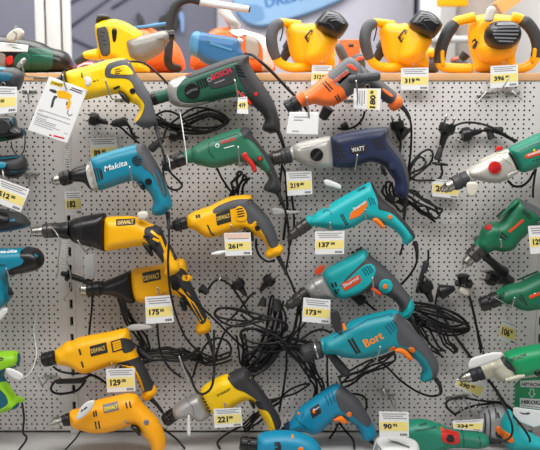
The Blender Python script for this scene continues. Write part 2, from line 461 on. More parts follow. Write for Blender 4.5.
# white uprights of the next row of shelving
ur = thing('shelving_upright', 'white double metal upright standing behind the green tool on the counter', 'shelving post', W(54, 90, -1.1))
zz0, zz1 = 0.0, W(54, -60, -1.1)[2]
ORG[ur.name] = np.array((W(54, 90, -1.1)[0], 1.1, 0)); ur.location = ORG[ur.name]
for a, b in ((37, 46), (48, 62), (64, 71)):
    xa, xb = W(a, 50, -1.1)[0], W(b, 50, -1.1)[0]
    mk('post', *bbox(xa, xb, 1.08, 1.12, 0, zz1, .003), MATS['white_plastic'], ur, sharp=40)
for a, b in ((45.6, 48.4), (61.6, 64.4)):
    xa, xb = W(a, 50, -1.1)[0], W(b, 50, -1.1)[0]
    mk('groove', *box(xa, xb, 1.098, 1.115, 0, zz1), MATS['dark_grey_plastic'], ur)
# right background: column, sign, beam
x0, x1, _, z1 = R(425, -200, 439, 80, -2.4); fin(mk('trim_7', *bbox(x0, x1, 2.4, 2.5, 0, z1, .004), MATS['white_plastic']), kind='structure')
x0, x1, _, z1 = R(422.5, -200, 425, 80, -2.45); fin(mk('trim_8', *box(x0, x1, 2.44, 2.5, 0, z1), mat('dark_joint', '#54566A')), kind='structure')
x0, x1, _, z1 = R(467, -200, 502, 80, -2.8); fin(mk('wall_far_pier', *box(x0, x1, 2.8, 2.95, 0, z1), M_BEIGE), kind='structure')
x0, x1, za, zb = R(438, -14, 468, 6.5, -2.0)
fin(mk('hanging_sign', *bbox(x0, x1, 2.0, 2.03, za, zb, .004), MATS['amber_plastic']), 'plain yellow sign hanging in the background above the second yellow mixer', 'sign')
x0, x1, za, zb = R(440, 36, 470, 41, -2.2)
fin(mk('far_shelf', *bbox(x0-.02, x1+.05, 2.2, 2.5, za, zb, .004), MATS['white_plastic']), 'white shelf board far behind, left of the mixer with the 396 tag', 'shelf')
b0, b1 = W(503, 14, -1.9), W(530, -6, -1.9)
d = b1-b0; n = np.array((-d[2], 0, d[0])); n /= np.linalg.norm(n); q = [b0, b0+d*1.6, b0+d*1.6+n*.06, b0+n*.06]
V = [p for p in q]+[p+np.array((0, .08, 0)) for p in q]
fin(mk('ceiling_beam', V, [(0, 1, 2, 3), (7, 6, 5, 4), (0, 4, 5, 1), (1, 5, 6, 2), (2, 6, 7, 3), (3, 7, 4, 0)], mat('light_orange_paint', '#E8A860', .5), smooth=False), kind='structure')
# curved blue banner
bn = Tool('shop_sign', 'large light blue curved banner with dark blue lettering behind the counter', 'sign', -YB+.032, (0, 0, 1))
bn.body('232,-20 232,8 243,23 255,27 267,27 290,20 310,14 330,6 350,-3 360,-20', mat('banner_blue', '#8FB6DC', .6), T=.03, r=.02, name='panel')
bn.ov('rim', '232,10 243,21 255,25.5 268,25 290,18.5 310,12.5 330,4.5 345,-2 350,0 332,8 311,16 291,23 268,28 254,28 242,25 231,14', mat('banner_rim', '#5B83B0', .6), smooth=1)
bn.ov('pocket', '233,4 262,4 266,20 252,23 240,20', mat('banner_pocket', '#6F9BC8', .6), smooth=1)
bn.text('DREMEL', '266,8', '318,-3', 9.5, mat('banner_ink', '#2F6FB4', .6), bold=.03)
# dark tool shown on the slate wall poster
ps = Tool('wall_poster', 'blurred dark tool picture on the slate wall behind the orange tool with the loop handle', 'poster', -YB+.03, (90, 0, 5))
ps.body('230,70 245,58 270,95 275,135 255,140 238,110', MATS['dark_grey_plastic'], T=.006, r=.004, name='blade')
ps.body('345,85 385,70 420,0 470,0 450,60 440,150 400,160 345,130', MATS['charcoal_rubber'], T=.006, r=.004, name='handle')
ps.body('440,70 462,50 475,95 470,170 455,165 452,110', mat('poster_blue', '#7C9CC8', .6), T=.007, r=.004, name='ring')
ps.body('280,128 345,108 348,130 300,140', mat('poster_blue', '#7C9CC8'), T=.006, r=.004, name='tube')
# ================================================================ drills: first column
def chuck(d, a, b, r, m='black', tip=None, tm='chrome', tr=(.9, .55), flute=16, name='chuck', da=0, db=0):
    """keyless chuck between a and b (crop units), optional jaw nose out to tip"""
    o = d.lathe(name, a, b, [(0, r*.86), (.06, r), (.42, r), (.47, r*.9), (.53, r*.9), (.58, r), (.9, r*.97), (1, r*.8), (1, r*.3)], P[m], flute=flute, amp=.025, da=da, db=db)
    if tip: 
        d.lathe('chuck_jaws', b, tip, [(0, r*tr[0]), (.12, r*tr[0]), (.14, r*tr[0]*.93), (.4, r*tr[0]*.93), (.43, r*tr[0]), (.55, r*tr[0]), (.6, r*tr[0]*.86), (.88, r*tr[1]), (1, r*tr[1]*.8), (1, r*.12)], P[tm], parent=o, da=da, db=db)
    return o
# yellow drill behind the big card
d = d_c1 = Tool('power_drill', 'lemon yellow drill with charcoal grip behind the big white product card', 'drill', .15, (60, 50, 5))
d.body('28,112 40,105 60,99 150,75 240,48 300,38 335,44 352,60 378,120 412,160 450,228 473,310 484,355 470,378 440,392 405,385 372,366 378,345 400,300 388,275 360,268 335,245 300,218 240,226 130,250 90,256 55,230 32,160', P['lemon'], T=.033)
g = d.ov('grip', '335,44 300,50 250,66 236,90 232,125 246,142 340,141 370,165 385,215 430,265 425,300 402,342 376,366 404,386 440,394 472,380 486,356 474,308 452,226 412,158 380,120 356,66 345,50', P['grey'], both=True)
d.ov('vent_panel', '330,72 268,88 255,105 254,124 330,126 372,124 350,92', P['lemon'], up=.0026)
d.slots(['275,100 300,94', '275,111 310,103', '276,120 300,116'], 3.5, P['ink'], up=.0030)
d.slots(['108,112 112,140', '165,158 178,154', '185,152 192,150'], 5, P['ink'], name='marks')
d.ov('trigger', '286,206 322,212 348,250 350,272 328,262 305,235', P['black'], up=.003)
d.disc('lock_button', '363,205', 14, P['black'], up=.003)
d.slots(['268,195 300,182'], 9, P['ink'], name='direction_switch', up=.002)
d.lathe('gear_case', '40,150', '-6,165', [(0, 50), (.3, 46), (.5, 34), (1, 30)], P['black'])
chuck(d, '-4,165', '-60,182', 28)
d.cord([(155, 121, .15), (157, 130, .15), (162, 148, .175), (166, 163, .18), (170, 172, .18), (178, 180, .17), (182, 186, .12), (176, 190, .06), (168, 187, .05), (164, 178, .045), (163, 165, .04)])
# blue-teal drill
d = d_c2 = Tool('power_drill', 'blue-teal drill with silver ring and grey grip, in front of the 89 price tag', 'drill', .14, (50, 130, 4.09))
d.body('162,128 172,110 260,80 350,57 385,54 398,75 425,115 455,170 478,230 497,282 502,318 478,332 472,345 440,352 418,345 415,318 425,298 412,262 392,243 372,228 345,205 300,216 230,242 198,250 178,218', P['makita'], T=.036, r=.034)
d.body('80,168 108,150 150,143 166,130 180,180 196,246 178,250 160,240 140,214 108,212 82,212', P['black'], T=.03, name='gear_case')
d.ov('collar_ring', '150,124 168,119 186,158 207,243 190,258 172,232 156,180', P['lsilver'], up=.003, both=True, smooth=1)
chuck(d, '86,190', '42,202', 30, tip='8,209', tr=(.74, .5))
d.ov('grip', '352,58 386,52 400,78 428,118 458,170 486,268 468,268 448,220 416,166 386,150 374,118 362,84', P['grey'], both=True)
d.slots(['435,160 452,200 470,262', '425,180 440,222'], 3, P['makita'], name='trim_line', up=.0022)
d.disc('motor_vent', '357,125', 24, P['dkteal'], up=.001)
d.slots(['340,116 358,110', '338,125 374,118', '340,134 375,128', '350,142 370,138'], 4, P['ink'], up=.0022)
d.slots(['180,158 194,212', '190,156 204,208', '200,154 212,204', '208,160 216,200'], 4, P['ink'], name='side_vents')
d.text('Makita', '224,171', '318,143', 22, P['wink'], bold=.012, shear=.25)
d.disc('lock_button', '403,211', 14, P['black'])
d.ov('trigger', '362,212 376,214 390,240 386,250 368,240', P['black'], up=.003)
d.cord([(167.5, 212, .14), (168.5, 222, .14), (169, 240, .20), (168, 262, .20), (170, 290, .19), (176, 315, .17), (186, 338, .15), (200, 352, .11), (217, 359, .07)])
# long yellow and black hammer drill
d = d_c3 = Tool('hammer_drill', 'long amber drill with glossy black gear case, beside the beige security tag', 'drill', .15, (100, 200, 4))
d.body('14,70 40,66 130,64 165,74 200,95 245,108 258,150 280,200 315,248 322,280 300,296 275,306 255,294 262,265 236,228 212,200 190,192 165,180 100,192 28,204 14,200', P['yellow'], T=.036, r=.036)
d.body('-128,86 -92,70 -20,56 20,50 28,64 28,206 14,204 -30,188 -90,176 -122,158', P['black'], T=.036, r=.034, name='gear_case')
d.lathe('spindle_sleeve', '-124,122', '-186,120', [(0, 36), (.4, 34), (.5, 31), (1, 30)], P['black'])
chuck(d, '-184,121', '-228,124', 30, tip='-272,127', m='dchrome', tr=(.76, .66))
d.ov('grip', '180,104 215,100 246,108 260,152 270,182 258,200 262,238 250,250 238,234 208,185 188,150', P['rubber'], both=True)
d.slots(['272,186 288,216 302,244'], 8, P['rubber'], name='grip_inlay', up=.001)
d.slots(['205,122 240,150 262,205', '212,152 238,165'], 7, P['yellow'], name='grip_stripe', up=.0024)
d.ov('trigger', '166,172 178,166 205,190 216,222 205,228 188,208', P['black'], up=.004)
d.ov('selector', '172,140 196,138 198,152 174,155', P['black'], up=.005, smooth=1)
d.disc('lock_button', '228,176', 9, P['black'])
d.slots(['-60,78 -35,70'], 14, P['ink'], name='depth_stop_socket')
d.slots(['-84,80 -84,168', '-74,78 -74,170'], 3, P['ink'], name='case_seam')
pl = d.ov('name_plate', '62,78 140,73 143,98 66,103', P['plate'], smooth=0)
d.text('DEWALT', '72,98', '134,93', 14, P['bronze'], bold=.03, parent=pl, up=.0022)
d.cord([(174, 273, .15), (180, 279, .15), (186, 293, .145), (200, 306, .14), (215, 320, .11), (232, 337, .06), (246, 350, .04), (262, 362, .03)])
# second amber drill under it
d = d_c4 = Tool('hammer_drill', 'amber drill with tapered black gear case and steel bit nose, behind the 175 price tag', 'drill', .072, (0, 0, 1))
d.body('130,269 147,267 160,265 172,262 178,258 185,259 187,268 188,277 194,290 202,306 208,319 212,326 210,332 198,335 195,329 199,319 190,308 180,297 172,293 160,299 145,303 136,301 132,292', P['yellow'], T=.034)
d.body('100,283 118,276 131,269.5 134,280 137,302 130,304 116,296 100,294', P['black'], T=.03, name='gear_case')
d.lathe('spindle_sleeve', '104,287.5', '98,288.5', [(0, 7.5), (1, 6.5)], P['black'])
chuck(d, '101,288', '87,290', 7.6, tip='78,289.5', tr=(.85, .12))
d.ov('grip', '176,263 186,268 188,277 202,306 208,319 201,323 190,306 180,291 172,284 170,271', P['rubber'], both=True)
d.slots(['182,277 191,281'], 4, P['yellow'], name='grip_band', up=.0026)
d.slots(['179,289 187,294 196,310 202,321'], 3, P['yellow'], name='grip_stripe', up=.0026)
d.disc('lock_button', '185,300', 3, P['black'], up=.004)
d.ov('trigger', '180,297 185,300 188,310 184,312 179,304', P['black'], up=.003)
d.ov('selector', '170,283 179,280 181,289 173,291', P['black'], up=.005)
pl = d.ov('name_plate', '142,273 160,269.5 161.5,279 143.5,283', P['plate'], smooth=0)
d.text('DEWALT', '144,281', '160,277.5', 5, P['bronze'], bold=.03, parent=pl, up=.0022)
sh = d.lathe('side_handle', '92,283', '61,273', [(0, 3.2), (.6, 3), (.7, 3.4), (.74, 6.5), (.8, 6.5), (.84, 3), (.97, 2.6), (1, 1.5)], P['black'], da=-.03, db=-.045)
d.ov('side_handle_grip', '117,297 123,296 128,318 124,322 119,316', P['black'], up=.002, snap=False)
d.cord([(206, 332, .072), (210, 342, .072), (213, 356, .06), (214, 372, .04), (213, 390, .03)])
# amber drill with vent grille
d = d_c5 = Tool('power_drill', 'amber drill with square yellow vent grille, lower left above the 129 price tag', 'drill', .11, (30, 320, 4))
d.body('98,120 115,112 145,85 170,84 186,72 235,62 330,45 360,36 385,33 397,46 402,75 420,106 432,145 465,195 492,255 512,285 492,312 462,324 442,306 452,282 432,240 410,208 375,186 345,176 300,188 240,210 205,213 165,187 145,180 105,176', P['yellow'], T=.036, r=.032)
d.ov('back_cover', '370,58 396,64 424,108 416,116 378,120 374,90', P['rubber'], both=True)
d.ov('grip', '345,160 425,140 440,150 468,195 500,272 472,270 452,285 436,250 424,215 404,192 375,184', P['rubber'], both=True)
d.ov('trigger_guard', '360,176 395,178 422,190 442,225 462,285 450,290 430,246 414,216 398,222 384,206', P['yellow'], up=.003)
d.disc('button_ring', '405,200', 19, P['yellow'], up=.005); d.disc('lock_button', '405,200', 10, P['black'], up=.008)
d.ov('trigger', '352,186 372,188 392,220 396,240 380,232', P['black'], up=.003)
d.ov('vent_grille', '322,86 366,72 374,118 330,131', P['ink'], smooth=0)
d.slots(['330,93 362,82', '332,102 364,91', '333,111 366,100', '335,120 367,109'], 6, P['yellow'], up=.0024)
d.slots(['197,116 203,140', '206,166 213,190', '322,50 330,46', '340,46 348,43', '358,42 366,40'], 6, P['ink'], name='case_slots')
pl = d.ov('name_plate', '238,105 305,88 313,130 243,147', P['plate'], smooth=0)
d.text('DEWALT', '247,133', '304,118', 18, P['bronze'], bold=.03, parent=pl, up=.0022)
chuck(d, '102,148', '50,162', 30, tip='16,172', tr=(.4, .22))
d.cord([(150, 398, .11), (157, 405, .10), (164, 415, .09), (166, 424, .08)])
# plain amber drill at the bottom
d = d_c6 = Tool('power_drill', 'plain orange-yellow drill with steel chuck hanging lowest at the left', 'drill', .172, (40, 380, 4))
d.body('116,126 130,120 150,118 182,100 215,84 300,65 350,52 388,60 402,86 432,118 465,150 487,185 502,230 504,275 480,294 448,288 442,252 416,222 400,196 378,172 340,188 280,206 220,211 180,202 150,192 124,184', P['orangey'], T=.038, r=.036)
d.slots(['214,126 218,147', '223,122 227,144', '221,166 226,196', '234,164 239,194', '343,90 350,112', '357,87 365,110'], 5, P['ink'])
pl = d.ov('name_plate', '248,101 310,87 319,116 258,131', P['mgrey'], smooth=0)
d.text('DEWALT', '258,124', '313,111', 14, P['yink'], bold=.03, parent=pl, up=.0022)
d.disc('lock_button', '425,170', 11, P['mgrey'])
d.ov('trigger', '356,182 392,180 406,222 396,224 380,205', P['black'], up=.003)
d.lathe('chuck_collar', '122,156', '92,163', [(0, 27), (.5, 27), (.6, 24), (1, 24)], P['black'])
d.lathe('chuck', '94,162.5', '42,181', [(0, 24), (.16, 24), (.17, 21), (.3, 21), (.31, 26), (.62, 26), (.64, 21), (.8, 20), (.82, 17), (1, 16), (1, 4)], P['chrome'])
# ================================================================ tools cut by the left edge
d = Tool('cordless_tool', 'dark grey and teal power tool end at the upper left, above the 9 price tag', 'power tool', .12, (0, 60, 9))
d.body('-330,90 -120,40 0,52 60,68 130,66 190,96 214,140 212,185 172,280 150,262 100,248 0,240 -200,236 -330,200', P['dkgrey'], T=.04, r=.03)
d.ov('side_panel', '-260,116 40,106 100,118 116,150 92,186 40,196 -260,200', P['dkteal'])
d.ov('top_panel', '-200,66 20,54 44,70 40,92 -200,100', P['makita'])
d.text('ita', '5,168', '58,160', 34, P['wink'], bold=.02)
d.lathe('belt_clip', '160,66', '228,-14', [(0, 14), (.2, 22), (.8, 22), (1, 12)], P['silver'], da=.045, db=.045)
d = Tool('cordless_tool', 'black and green power tool with teal edge at the far left, between two price tags', 'power tool', .10, (0, 105, 9))
d.body('-330,90 0,92 128,96 150,150 152,200 200,222 216,260 205,292 100,320 -80,345 -330,345', P['black'], T=.034, r=.026)
d.slots(['85,100 110,135 135,185', '178,225 208,250 206,280'], 12, P['dkteal'], name='edge_strip')
d.disc('dial', '30,195', 62, P['rubber'], up=.012); d.slots(['-80,318 60,300'], 14, P['pgreen'], name='base_strip')
d.cord([(11, 142, .10), (13, 150, .06), (19, 156, .05), (24, 150, .05), (25, 138, .05), (24, 128, .04)], r=.0016, guard=False)
d = Tool('cordless_tool', 'black tool end with thin teal lines at the left edge above the 512 price tag', 'power tool', .12, (0, 145, 9))
d.body('-330,80 0,98 130,86 210,94 240,130 248,190 238,245 172,300 90,296 0,262 -330,250', P['black'], T=.042, r=.034)
d.ov('side_panel', '-260,150 30,146 60,170 50,216 -260,220', P['makita']); d.slots(['-60,128 100,112 205,100', '90,238 160,240 236,228'], 9, P['dkteal'], name='trim_line')
d.ov('vent_area', '60,140 200,116 230,150 226,210 120,226 70,215', P['rubber'])
d.text('a', '6,205', '28,200', 22, P['wink'])
d = Tool('cordless_tool', 'flat black sander nose with teal lower edge at the left, under the 512 price tag', 'power tool', .11, (0, 190, 9))
d.body('-330,150 0,165 90,190 168,202 230,240 264,285 278,312 262,326 200,346 0,386 -330,400', P['rubber'], T=.04, r=.03)
d.ov('lower_edge', '-260,372 0,352 150,330 262,300 279,314 262,327 200,347 0,387 -260,398', P['dkteal'], both=True)
d.slots(['88,275 130,270'], 16, P['makita'], name='mark'); d.ov('dial_panel', '-50,190 60,205 90,245 80,300 -50,320', P['black'], up=.006)
d = Tool('angle_drill', 'bright teal power tool with black rounded end at the left edge', 'drill', .13, (0, 225, 9))
d.body('-330,215 0,213 200,204 300,200 362,232 395,285 396,345 352,400 220,432 100,452 60,470 78,560 92,640 80,700 -20,760 -330,760', P['makita'], T=.04, r=.03)
d.ov('end_cap', '205,206 300,198 364,230 397,285 398,345 352,402 220,434 100,454 72,440 110,372 230,332 250,290 205,262', P['black'], both=True)
d.disc('switch', '255,240', 46, P['rubber'], up=.006); d.slots(['320,250 350,275', '312,268 336,290'], 4, P['makita'], up=.002)
d.text('makita', '-40,255', '152,247', 22, P['wink'], bold=.03, shear=.25)
d.ov('lower_body', '-260,350 40,345 60,352 40,372 -260,380', P['dkteal'])
d.ov('trigger', '80,540 130,628 90,640 70,620', P['black'], snap=False)
d = Tool('power_tool', 'lime green and dark teal tool with a thin black cord at the lower left', 'power tool', .12, (0, 335, 3.913))
d.body('-140,66 0,66 55,62 74,72 80,95 74,120 55,130 20,140 10,160 30,190 50,225 74,262 72,285 40,292 10,300 -60,310 -140,200', P['dkteal'], T=.032, r=.024)
d.ov('top_shell', '-110,66 0,65 56,61 72,72 76,95 66,112 40,118 0,130 -20,150 -110,150', P['lime'], both=True)
d.slots(['30,82 58,80', '30,92 60,90', '30,102 58,101'], 4, P['pgreen'])
d.ov('badge', '-20,86 16,86 18,100 -20,102', P['ink'], smooth=1)
d.ov('frame', '-20,190 6,182 26,200 44,232 56,250 88,254 88,276 62,272 46,288 22,312 -10,312 -20,296 18,280 38,262 20,225', P['lime'], up=.004, snap=False)
d.cord([(22, 402, .12), (24, 418, .115), (23, 432, .11), (26.5, 437, .13), (25, 442, .17), (19, 450, .23), (15, 458, .27)], r=.003, guard=False)
# ================================================================ drills: second column
d = d_d1 = Tool('hammer_drill', 'large dark green and black hammer drill with pale grey gear case and round black dial', 'drill', .088, (140, 45, 3.6))
d.body('98,150 108,128 160,112 185,98 330,45 385,33 393,42 390,62 402,86 442,142 480,200 500,262 506,300 494,314 470,318 440,306 442,290 453,270 434,240 408,222 385,200 360,186 330,188 250,207 190,225 130,222 105,205 96,178', P['dgreen'], T=.036, r=.032)
d.ov('gear_case', '96,150 108,128 160,112 172,113 154,132 138,155 136,185 150,206 185,210 250,200 252,208 190,227 128,224 103,207 94,178', P['silver'], both=True)
d.ov('top_spine', '160,112 185,98 330,45 385,32 394,43 386,54 345,60 215,108 178,118', P['rubber'], both=True)
d.ov('grip', '345,58 394,43 392,64 404,86 444,142 482,200 502,262 507,300 494,316 470,320 438,307 440,288 452,270 433,240 414,224 404,190 380,160 358,130', P['rubber'], both=True)
pl = d.ov('name_plate', '238,114 328,76 342,82 350,118 346,136 262,162 246,142', P['rubber'], smooth=1)
d.text('BOSCH', '262,127', '331,99', 20, P['rink'], bold=.03, parent=pl, up=.0022)
d.slots(['268,138 305,124'], 3, P['gink'], name='small_print', up=.0022, parent=pl)
d.slots(['247,119 254,119 258,125 254,131 247,131 243,125 247,119'], 3, P['gink'], name='round_mark', up=.0024, parent=pl)
d.slots(['340,72 362,78', '344,84 368,90', '348,96 374,102', '352,108 380,114'], 4, P['black'], up=.0022)
d.slots(['205,128 216,158', '214,124 226,156', '223,121 236,154', '232,118 244,150'], 5, P['black'], name='cooling_slots')
k = d.disc('mode_dial', '188,165', 27, P['black'], up=.004); d.slots(['168,176 186,163 208,158'], 7, P['grey'], name='dial_pointer', up=.006, parent=k)
d.ov('speed_switch', '166,104 184,95 190,102 172,112', P['red'], up=.004, smooth=1, dz=0)
d.ov('trigger', '344,166 356,160 362,172 384,186 404,210 402,221 392,218 372,190 350,178', P['red'], up=.004)
d.disc('lock_button', '417,177', 7, P['red'])
d.lathe('front_collar', '106,178', '60,190', [(0, 25), (.1, 24), (.5, 22), (.55, 24), (1, 23)], P['dgreen'])
chuck(d, '64,189', '20,202', 24)
d.cord([(277, 129, .088), (281, 138, .085), (284, 150, .06), (282, 165, .03), (280, 185, .02), (281, 205, .02)])
# mid green drill
d = d_d2 = Tool('power_drill', 'mid green drill with red trigger and black chuck, under the large dark green drill', 'drill', .14, (150, 115, 3.857))
d.body('158,130 175,115 205,100 240,85 330,52 375,47 389,56 392,78 422,112 457,157 482,210 502,260 505,276 488,306 470,300 438,290 441,274 463,246 442,218 415,198 385,188 350,180 300,195 250,207 200,196 165,186 156,158', P['green'], T=.036, r=.032)
d.ov('grip', '342,52 376,46 390,56 394,78 424,112 459,157 484,210 504,260 507,276 489,308 468,302 436,291 439,273 461,246 446,226 462,212 460,190 430,140 396,98 362,82', P['rubber'], both=True)
d.slots(['226,106 226,132 234,152 250,166'], 4, P['dgreen'], name='case_seam', up=.0009); d.slots(['250,100 335,72 370,92'], 3, P['dgreen'], name='panel_edge', up=.0009)
d.text('BOSCH', '276,113', '330,98', 13, P['rink'], bold=.03)
d.slots(['285,128 325,118'], 2.5, P['wink'], name='small_print'); d.slots(['256,112 263,111 267,117 263,124 256,124 252,118 256,112'], 2.5, P['wink'], name='round_mark')
d.ov('trigger', '350,152 358,144 368,138 379,145 378,156 393,172 405,190 414,214 408,222 398,222 393,206 382,190 366,176 354,164', P['red'], up=.004)
d.disc('lock_button_ring', '424,168', 12, P['rubber'], up=.001); d.disc('lock_button', '424,168', 8, P['red'], up=.003)
d.lathe('front_collar', '170,155', '132,165', [(0, 30), (.4, 27), (.8, 25), (1, 22)], P['green'])
chuck(d, '138,164', '50,196', 27, flute=14)
d.cord([(278, 193, .14), (281, 199, .135), (285, 210, .1), (288, 225, .03), (289, 250, .02), (285, 275, .02)])
# amber and charcoal drill
d = d_d3 = Tool('power_drill', 'amber drill with charcoal top and grip, above the 261 price tag', 'drill', .11, (160, 185, 4))
d.body('106,124 130,108 160,97 200,85 240,62 280,45 340,37 366,40 370,50 366,62 402,92 442,142 468,200 474,236 496,248 491,276 452,291 422,290 420,270 433,250 406,215 386,204 362,196 335,178 300,186 230,206 190,212 160,196 145,180 108,170', P['yellow'], T=.036, r=.032)
d.ov('grip', '212,92 245,72 300,52 362,50 368,62 404,92 444,142 470,200 478,238 440,247 430,226 412,182 382,142 352,152 344,104 322,80 262,96 214,110', P['grey'], both=True)
d.ov('vent_panel', '300,88 326,82 346,104 350,142 318,148 302,140', P['yellow'], up=.0024)
d.slots(['306,98 330,92', '308,108 336,102', '309,118 338,112', '310,128 338,122'], 4, P['ink'], up=.0028)
pl = d.ov('name_plate', '222,116 280,95 286,146 228,163', P['plate'], smooth=0)
d.text('DEWALT', '230,143', '282,129', 17, P['bronze'], bold=.03, parent=pl, up=.0022)
d.slots(['190,158 205,192 216,204'], 5, P['ink'], name='case_seam'); d.slots(['146,120 148,132', '156,118 158,130'], 7, P['ink'], name='selector_marks')
d.ov('trigger', '330,172 352,168 372,192 378,226 366,226 350,196', P['black'], up=.003)
d.disc('lock_button', '390,172', 11, P['black'])
d.slots(['362,168 384,146'], 8, P['yellow'], name='guard_edge', up=.002)
chuck(d, '110,148', '56,166', 25, tip='44,176', tr=(.5, .2), tm='dchrome')
d.cord([(278, 256, .11), (284, 268, .1), (290, 280, .09), (294, 290, .06), (298, 300, .03), (300, 315, .02)])
# lemon drill with silver nose
d = d_d4 = Tool('power_drill', 'lemon yellow drill with silver gear case and black back, above the 221 price tag', 'drill', .12, (150, 350, 4))
d.body('198,165 215,140 280,105 310,98 345,80 375,67 394,80 404,104 442,150 482,208 508,250 527,290 517,320 500,326 474,320 470,302 440,252 416,208 384,196 350,216 300,250 250,258 215,218', P['lemon'], T=.036, r=.032)
d.ov('grip', '306,100 345,80 376,65 396,80 406,104 444,150 484,208 510,250 529,290 518,322 508,322 500,296 484,250 464,222 428,224 420,204 432,188 380,152 346,142 324,118', P['rubber'], both=True)
d.body('88,232 125,200 190,170 212,192 236,228 246,256 230,274 200,286 165,268 130,270 100,275 90,256', P['silver'], T=.034, r=.03, name='gear_case')
d.slots(['202,186 212,180', '208,198 218,192', '214,210 224,204', '220,222 230,216', '227,234 237,228', '234,246 243,240'], 7, P['black'], name='clamp_ribs', up=.001)
d.slots(['135,200 170,225 178,262'], 3, P['mgrey'], name='case_step', up=.0006)
d.text('STANLEY', '270,188', '326,158', 10, P['ink'], bold=.03)
d.disc('lock_button', '432,212', 12, P['black'])
d.ov('trigger', '392,196 412,206 424,228 416,238 402,220', P['black'], up=.003)
chuck(d, '102,252', '58,286', 28)
d.cord([(277, 430, .12), (277, 436, .12), (276, 442, .12)])
# teal drill lying at the bottom
d = d_d5 = Tool('power_drill', 'blue-cyan drill lying lowest on the base shelf with its black chuck pointing left', 'drill', .255, (230, 360, 3.375))
d.body('92,258 108,246 165,238 230,243 280,263 306,290 314,330 296,356 240,362 150,356 110,350 88,330 86,290', P['bort2'], T=.038, r=.036)
chuck(d, '92,288', '33,280', 27)
d.ov('badge', '228,296 246,292 252,312 232,316', P['vorange'], smooth=1); d.slots(['150,285 165,283 168,300 152,303'], 10, P['ink'], name='slots')
d.ov('motor_vent', '205,255 214,253 218,262 208,264', P['vorange'], smooth=1)
# ================================================================ third column
d = d_e1 = Tool('hammer_drill', 'orange and grey drill with twisted price tag over its black side handle', 'drill', .12, (275, 50, 3.84))
d.body('96,182 105,164 130,150 175,110 195,95 240,58 272,32 288,27 304,32 345,70 395,108 440,145 485,180 493,200 481,226 455,236 438,226 434,206 408,190 375,158 335,150 300,165 265,196 225,216 180,216 150,206 130,214 105,206', P['orange'], T=.034, r=.03)
d.ov('motor_cover', '192,98 240,57 272,31 290,26 306,32 346,70 352,110 335,152 300,166 272,184 262,150 226,118', mat('slate_grey_plastic', '#58595C', .5, bump=.2), both=True)
d.ov('grip', '306,32 346,70 396,108 441,145 470,168 452,196 440,208 408,191 375,159 345,148 334,120', P['dkgrey'], both=True)
d.ov('grip_stripe', '408,146 420,148 458,176 446,184 414,160', P['orange'], up=.003)
d.ov('top_patch', '270,58 290,50 322,78 304,84', P['dorange'], up=.002, smooth=1)
pl = d.ov('name_plate', '218,118 276,72 296,92 240,140', P['silver'], smooth=0)
d.text('BLACK+DECKER', '231,128', '284,88', 15, P['dorange'], bold=.03, parent=pl, up=.0024)
d.slots(['192,120 222,152', '183,126 213,160', '230,176 244,200', '238,170 252,196'], 4, P['ink'])
d.lathe('front_collar', '118,182', '84,204', [(0, 30), (.5, 27), (1, 22)], P['orange'])
chuck(d, '92,199', '44,228', 30, flute=12)
sh = d.lathe('side_handle', '285,112', '404,100', [(0, 14), (.25, 15), (.3, 20), (.36, 20), (.4, 15), (.9, 17), (.97, 14), (1, 8)], P['dkgrey'], da=.05, db=.075)
d.ov('trigger', '345,150 368,158 392,186 380,190 352,170', P['black'], up=.002, snap=False)
d.cord([(401, 106, .12), (407, 113, .11), (411, 125, .07), (411, 145, .03), (409, 165, .02), (404, 185, .02)])
# navy hammer drill
d = d_e2 = Tool('hammer_drill', 'navy blue hammer drill with silver gear case and steel chuck, above the 219 price tag', 'drill', .085, (265, 115, 3.6))
d.body('232,78 260,68 310,58 370,48 425,42 444,45 447,60 442,76 467,112 497,150 512,190 520,240 516,290 498,304 470,290 464,270 470,240 450,215 430,182 380,166 350,176 310,191 260,191 238,184', P['navy'], T=.036, r=.033)
d.body('94,120 108,104 130,95 180,85 230,74 240,84 252,186 226,193 180,191 145,181 122,170 100,160', P['lsilver'], T=.035, r=.033, name='gear_case')
d.ov('grip', '425,44 446,48 448,62 443,76 468,112 499,150 514,190 521,240 512,272 500,215 486,165 452,122 430,92', P['grey'], both=True)
k = d.disc('mode_dial', '186,143', 23, P['black'], up=.005); d.slots(['172,158 200,128'], 8, P['rubber'], name='dial_pointer', up=.009, parent=k)
d.slots(['250,100 274,165', '262,98 285,162', '246,115 282,110', '250,132 286,128', '255,150 286,146'], 4, P['ink'], name='front_ribs')
d.slots(['384,92 426,84', '388,103 430,95', '392,114 434,106', '397,125 436,117'], 5, P['ink'])
pl = d.ov('name_plate', '306,112 360,104 366,112 364,136 314,142 306,136', P['plate'], smooth=0)
d.text('WATT', '313,134', '359,127', 16, P['wink'], bold=.01, parent=pl, up=.0024)
d.slots(['112,112 130,118 160,112 228,92', '125,160 150,165 190,180'], 3, P['silver'], name='case_ribs', up=.002)
d.disc('lock_ring', '460,185', 16, P['ink'], up=.001); d.disc('lock_button', '460,185', 12, P['navy'], up=.003)
d.ov('trigger', '412,180 430,184 440,214 434,224 420,210', P['black'], up=.003)
d.lathe('front_collar', '112,136', '90,142', [(0, 26), (.6, 25), (1, 22)], P['lsilver'])
chuck(d, '94,141', '58,150', 30, tip='8,160', tm='dchrome', m='dkgrey', tr=(.9, .6))
d.cord([(406, 198, .085), (405, 206, .08), (404, 222, .06), (404, 240, .03), (400, 255, .02)])
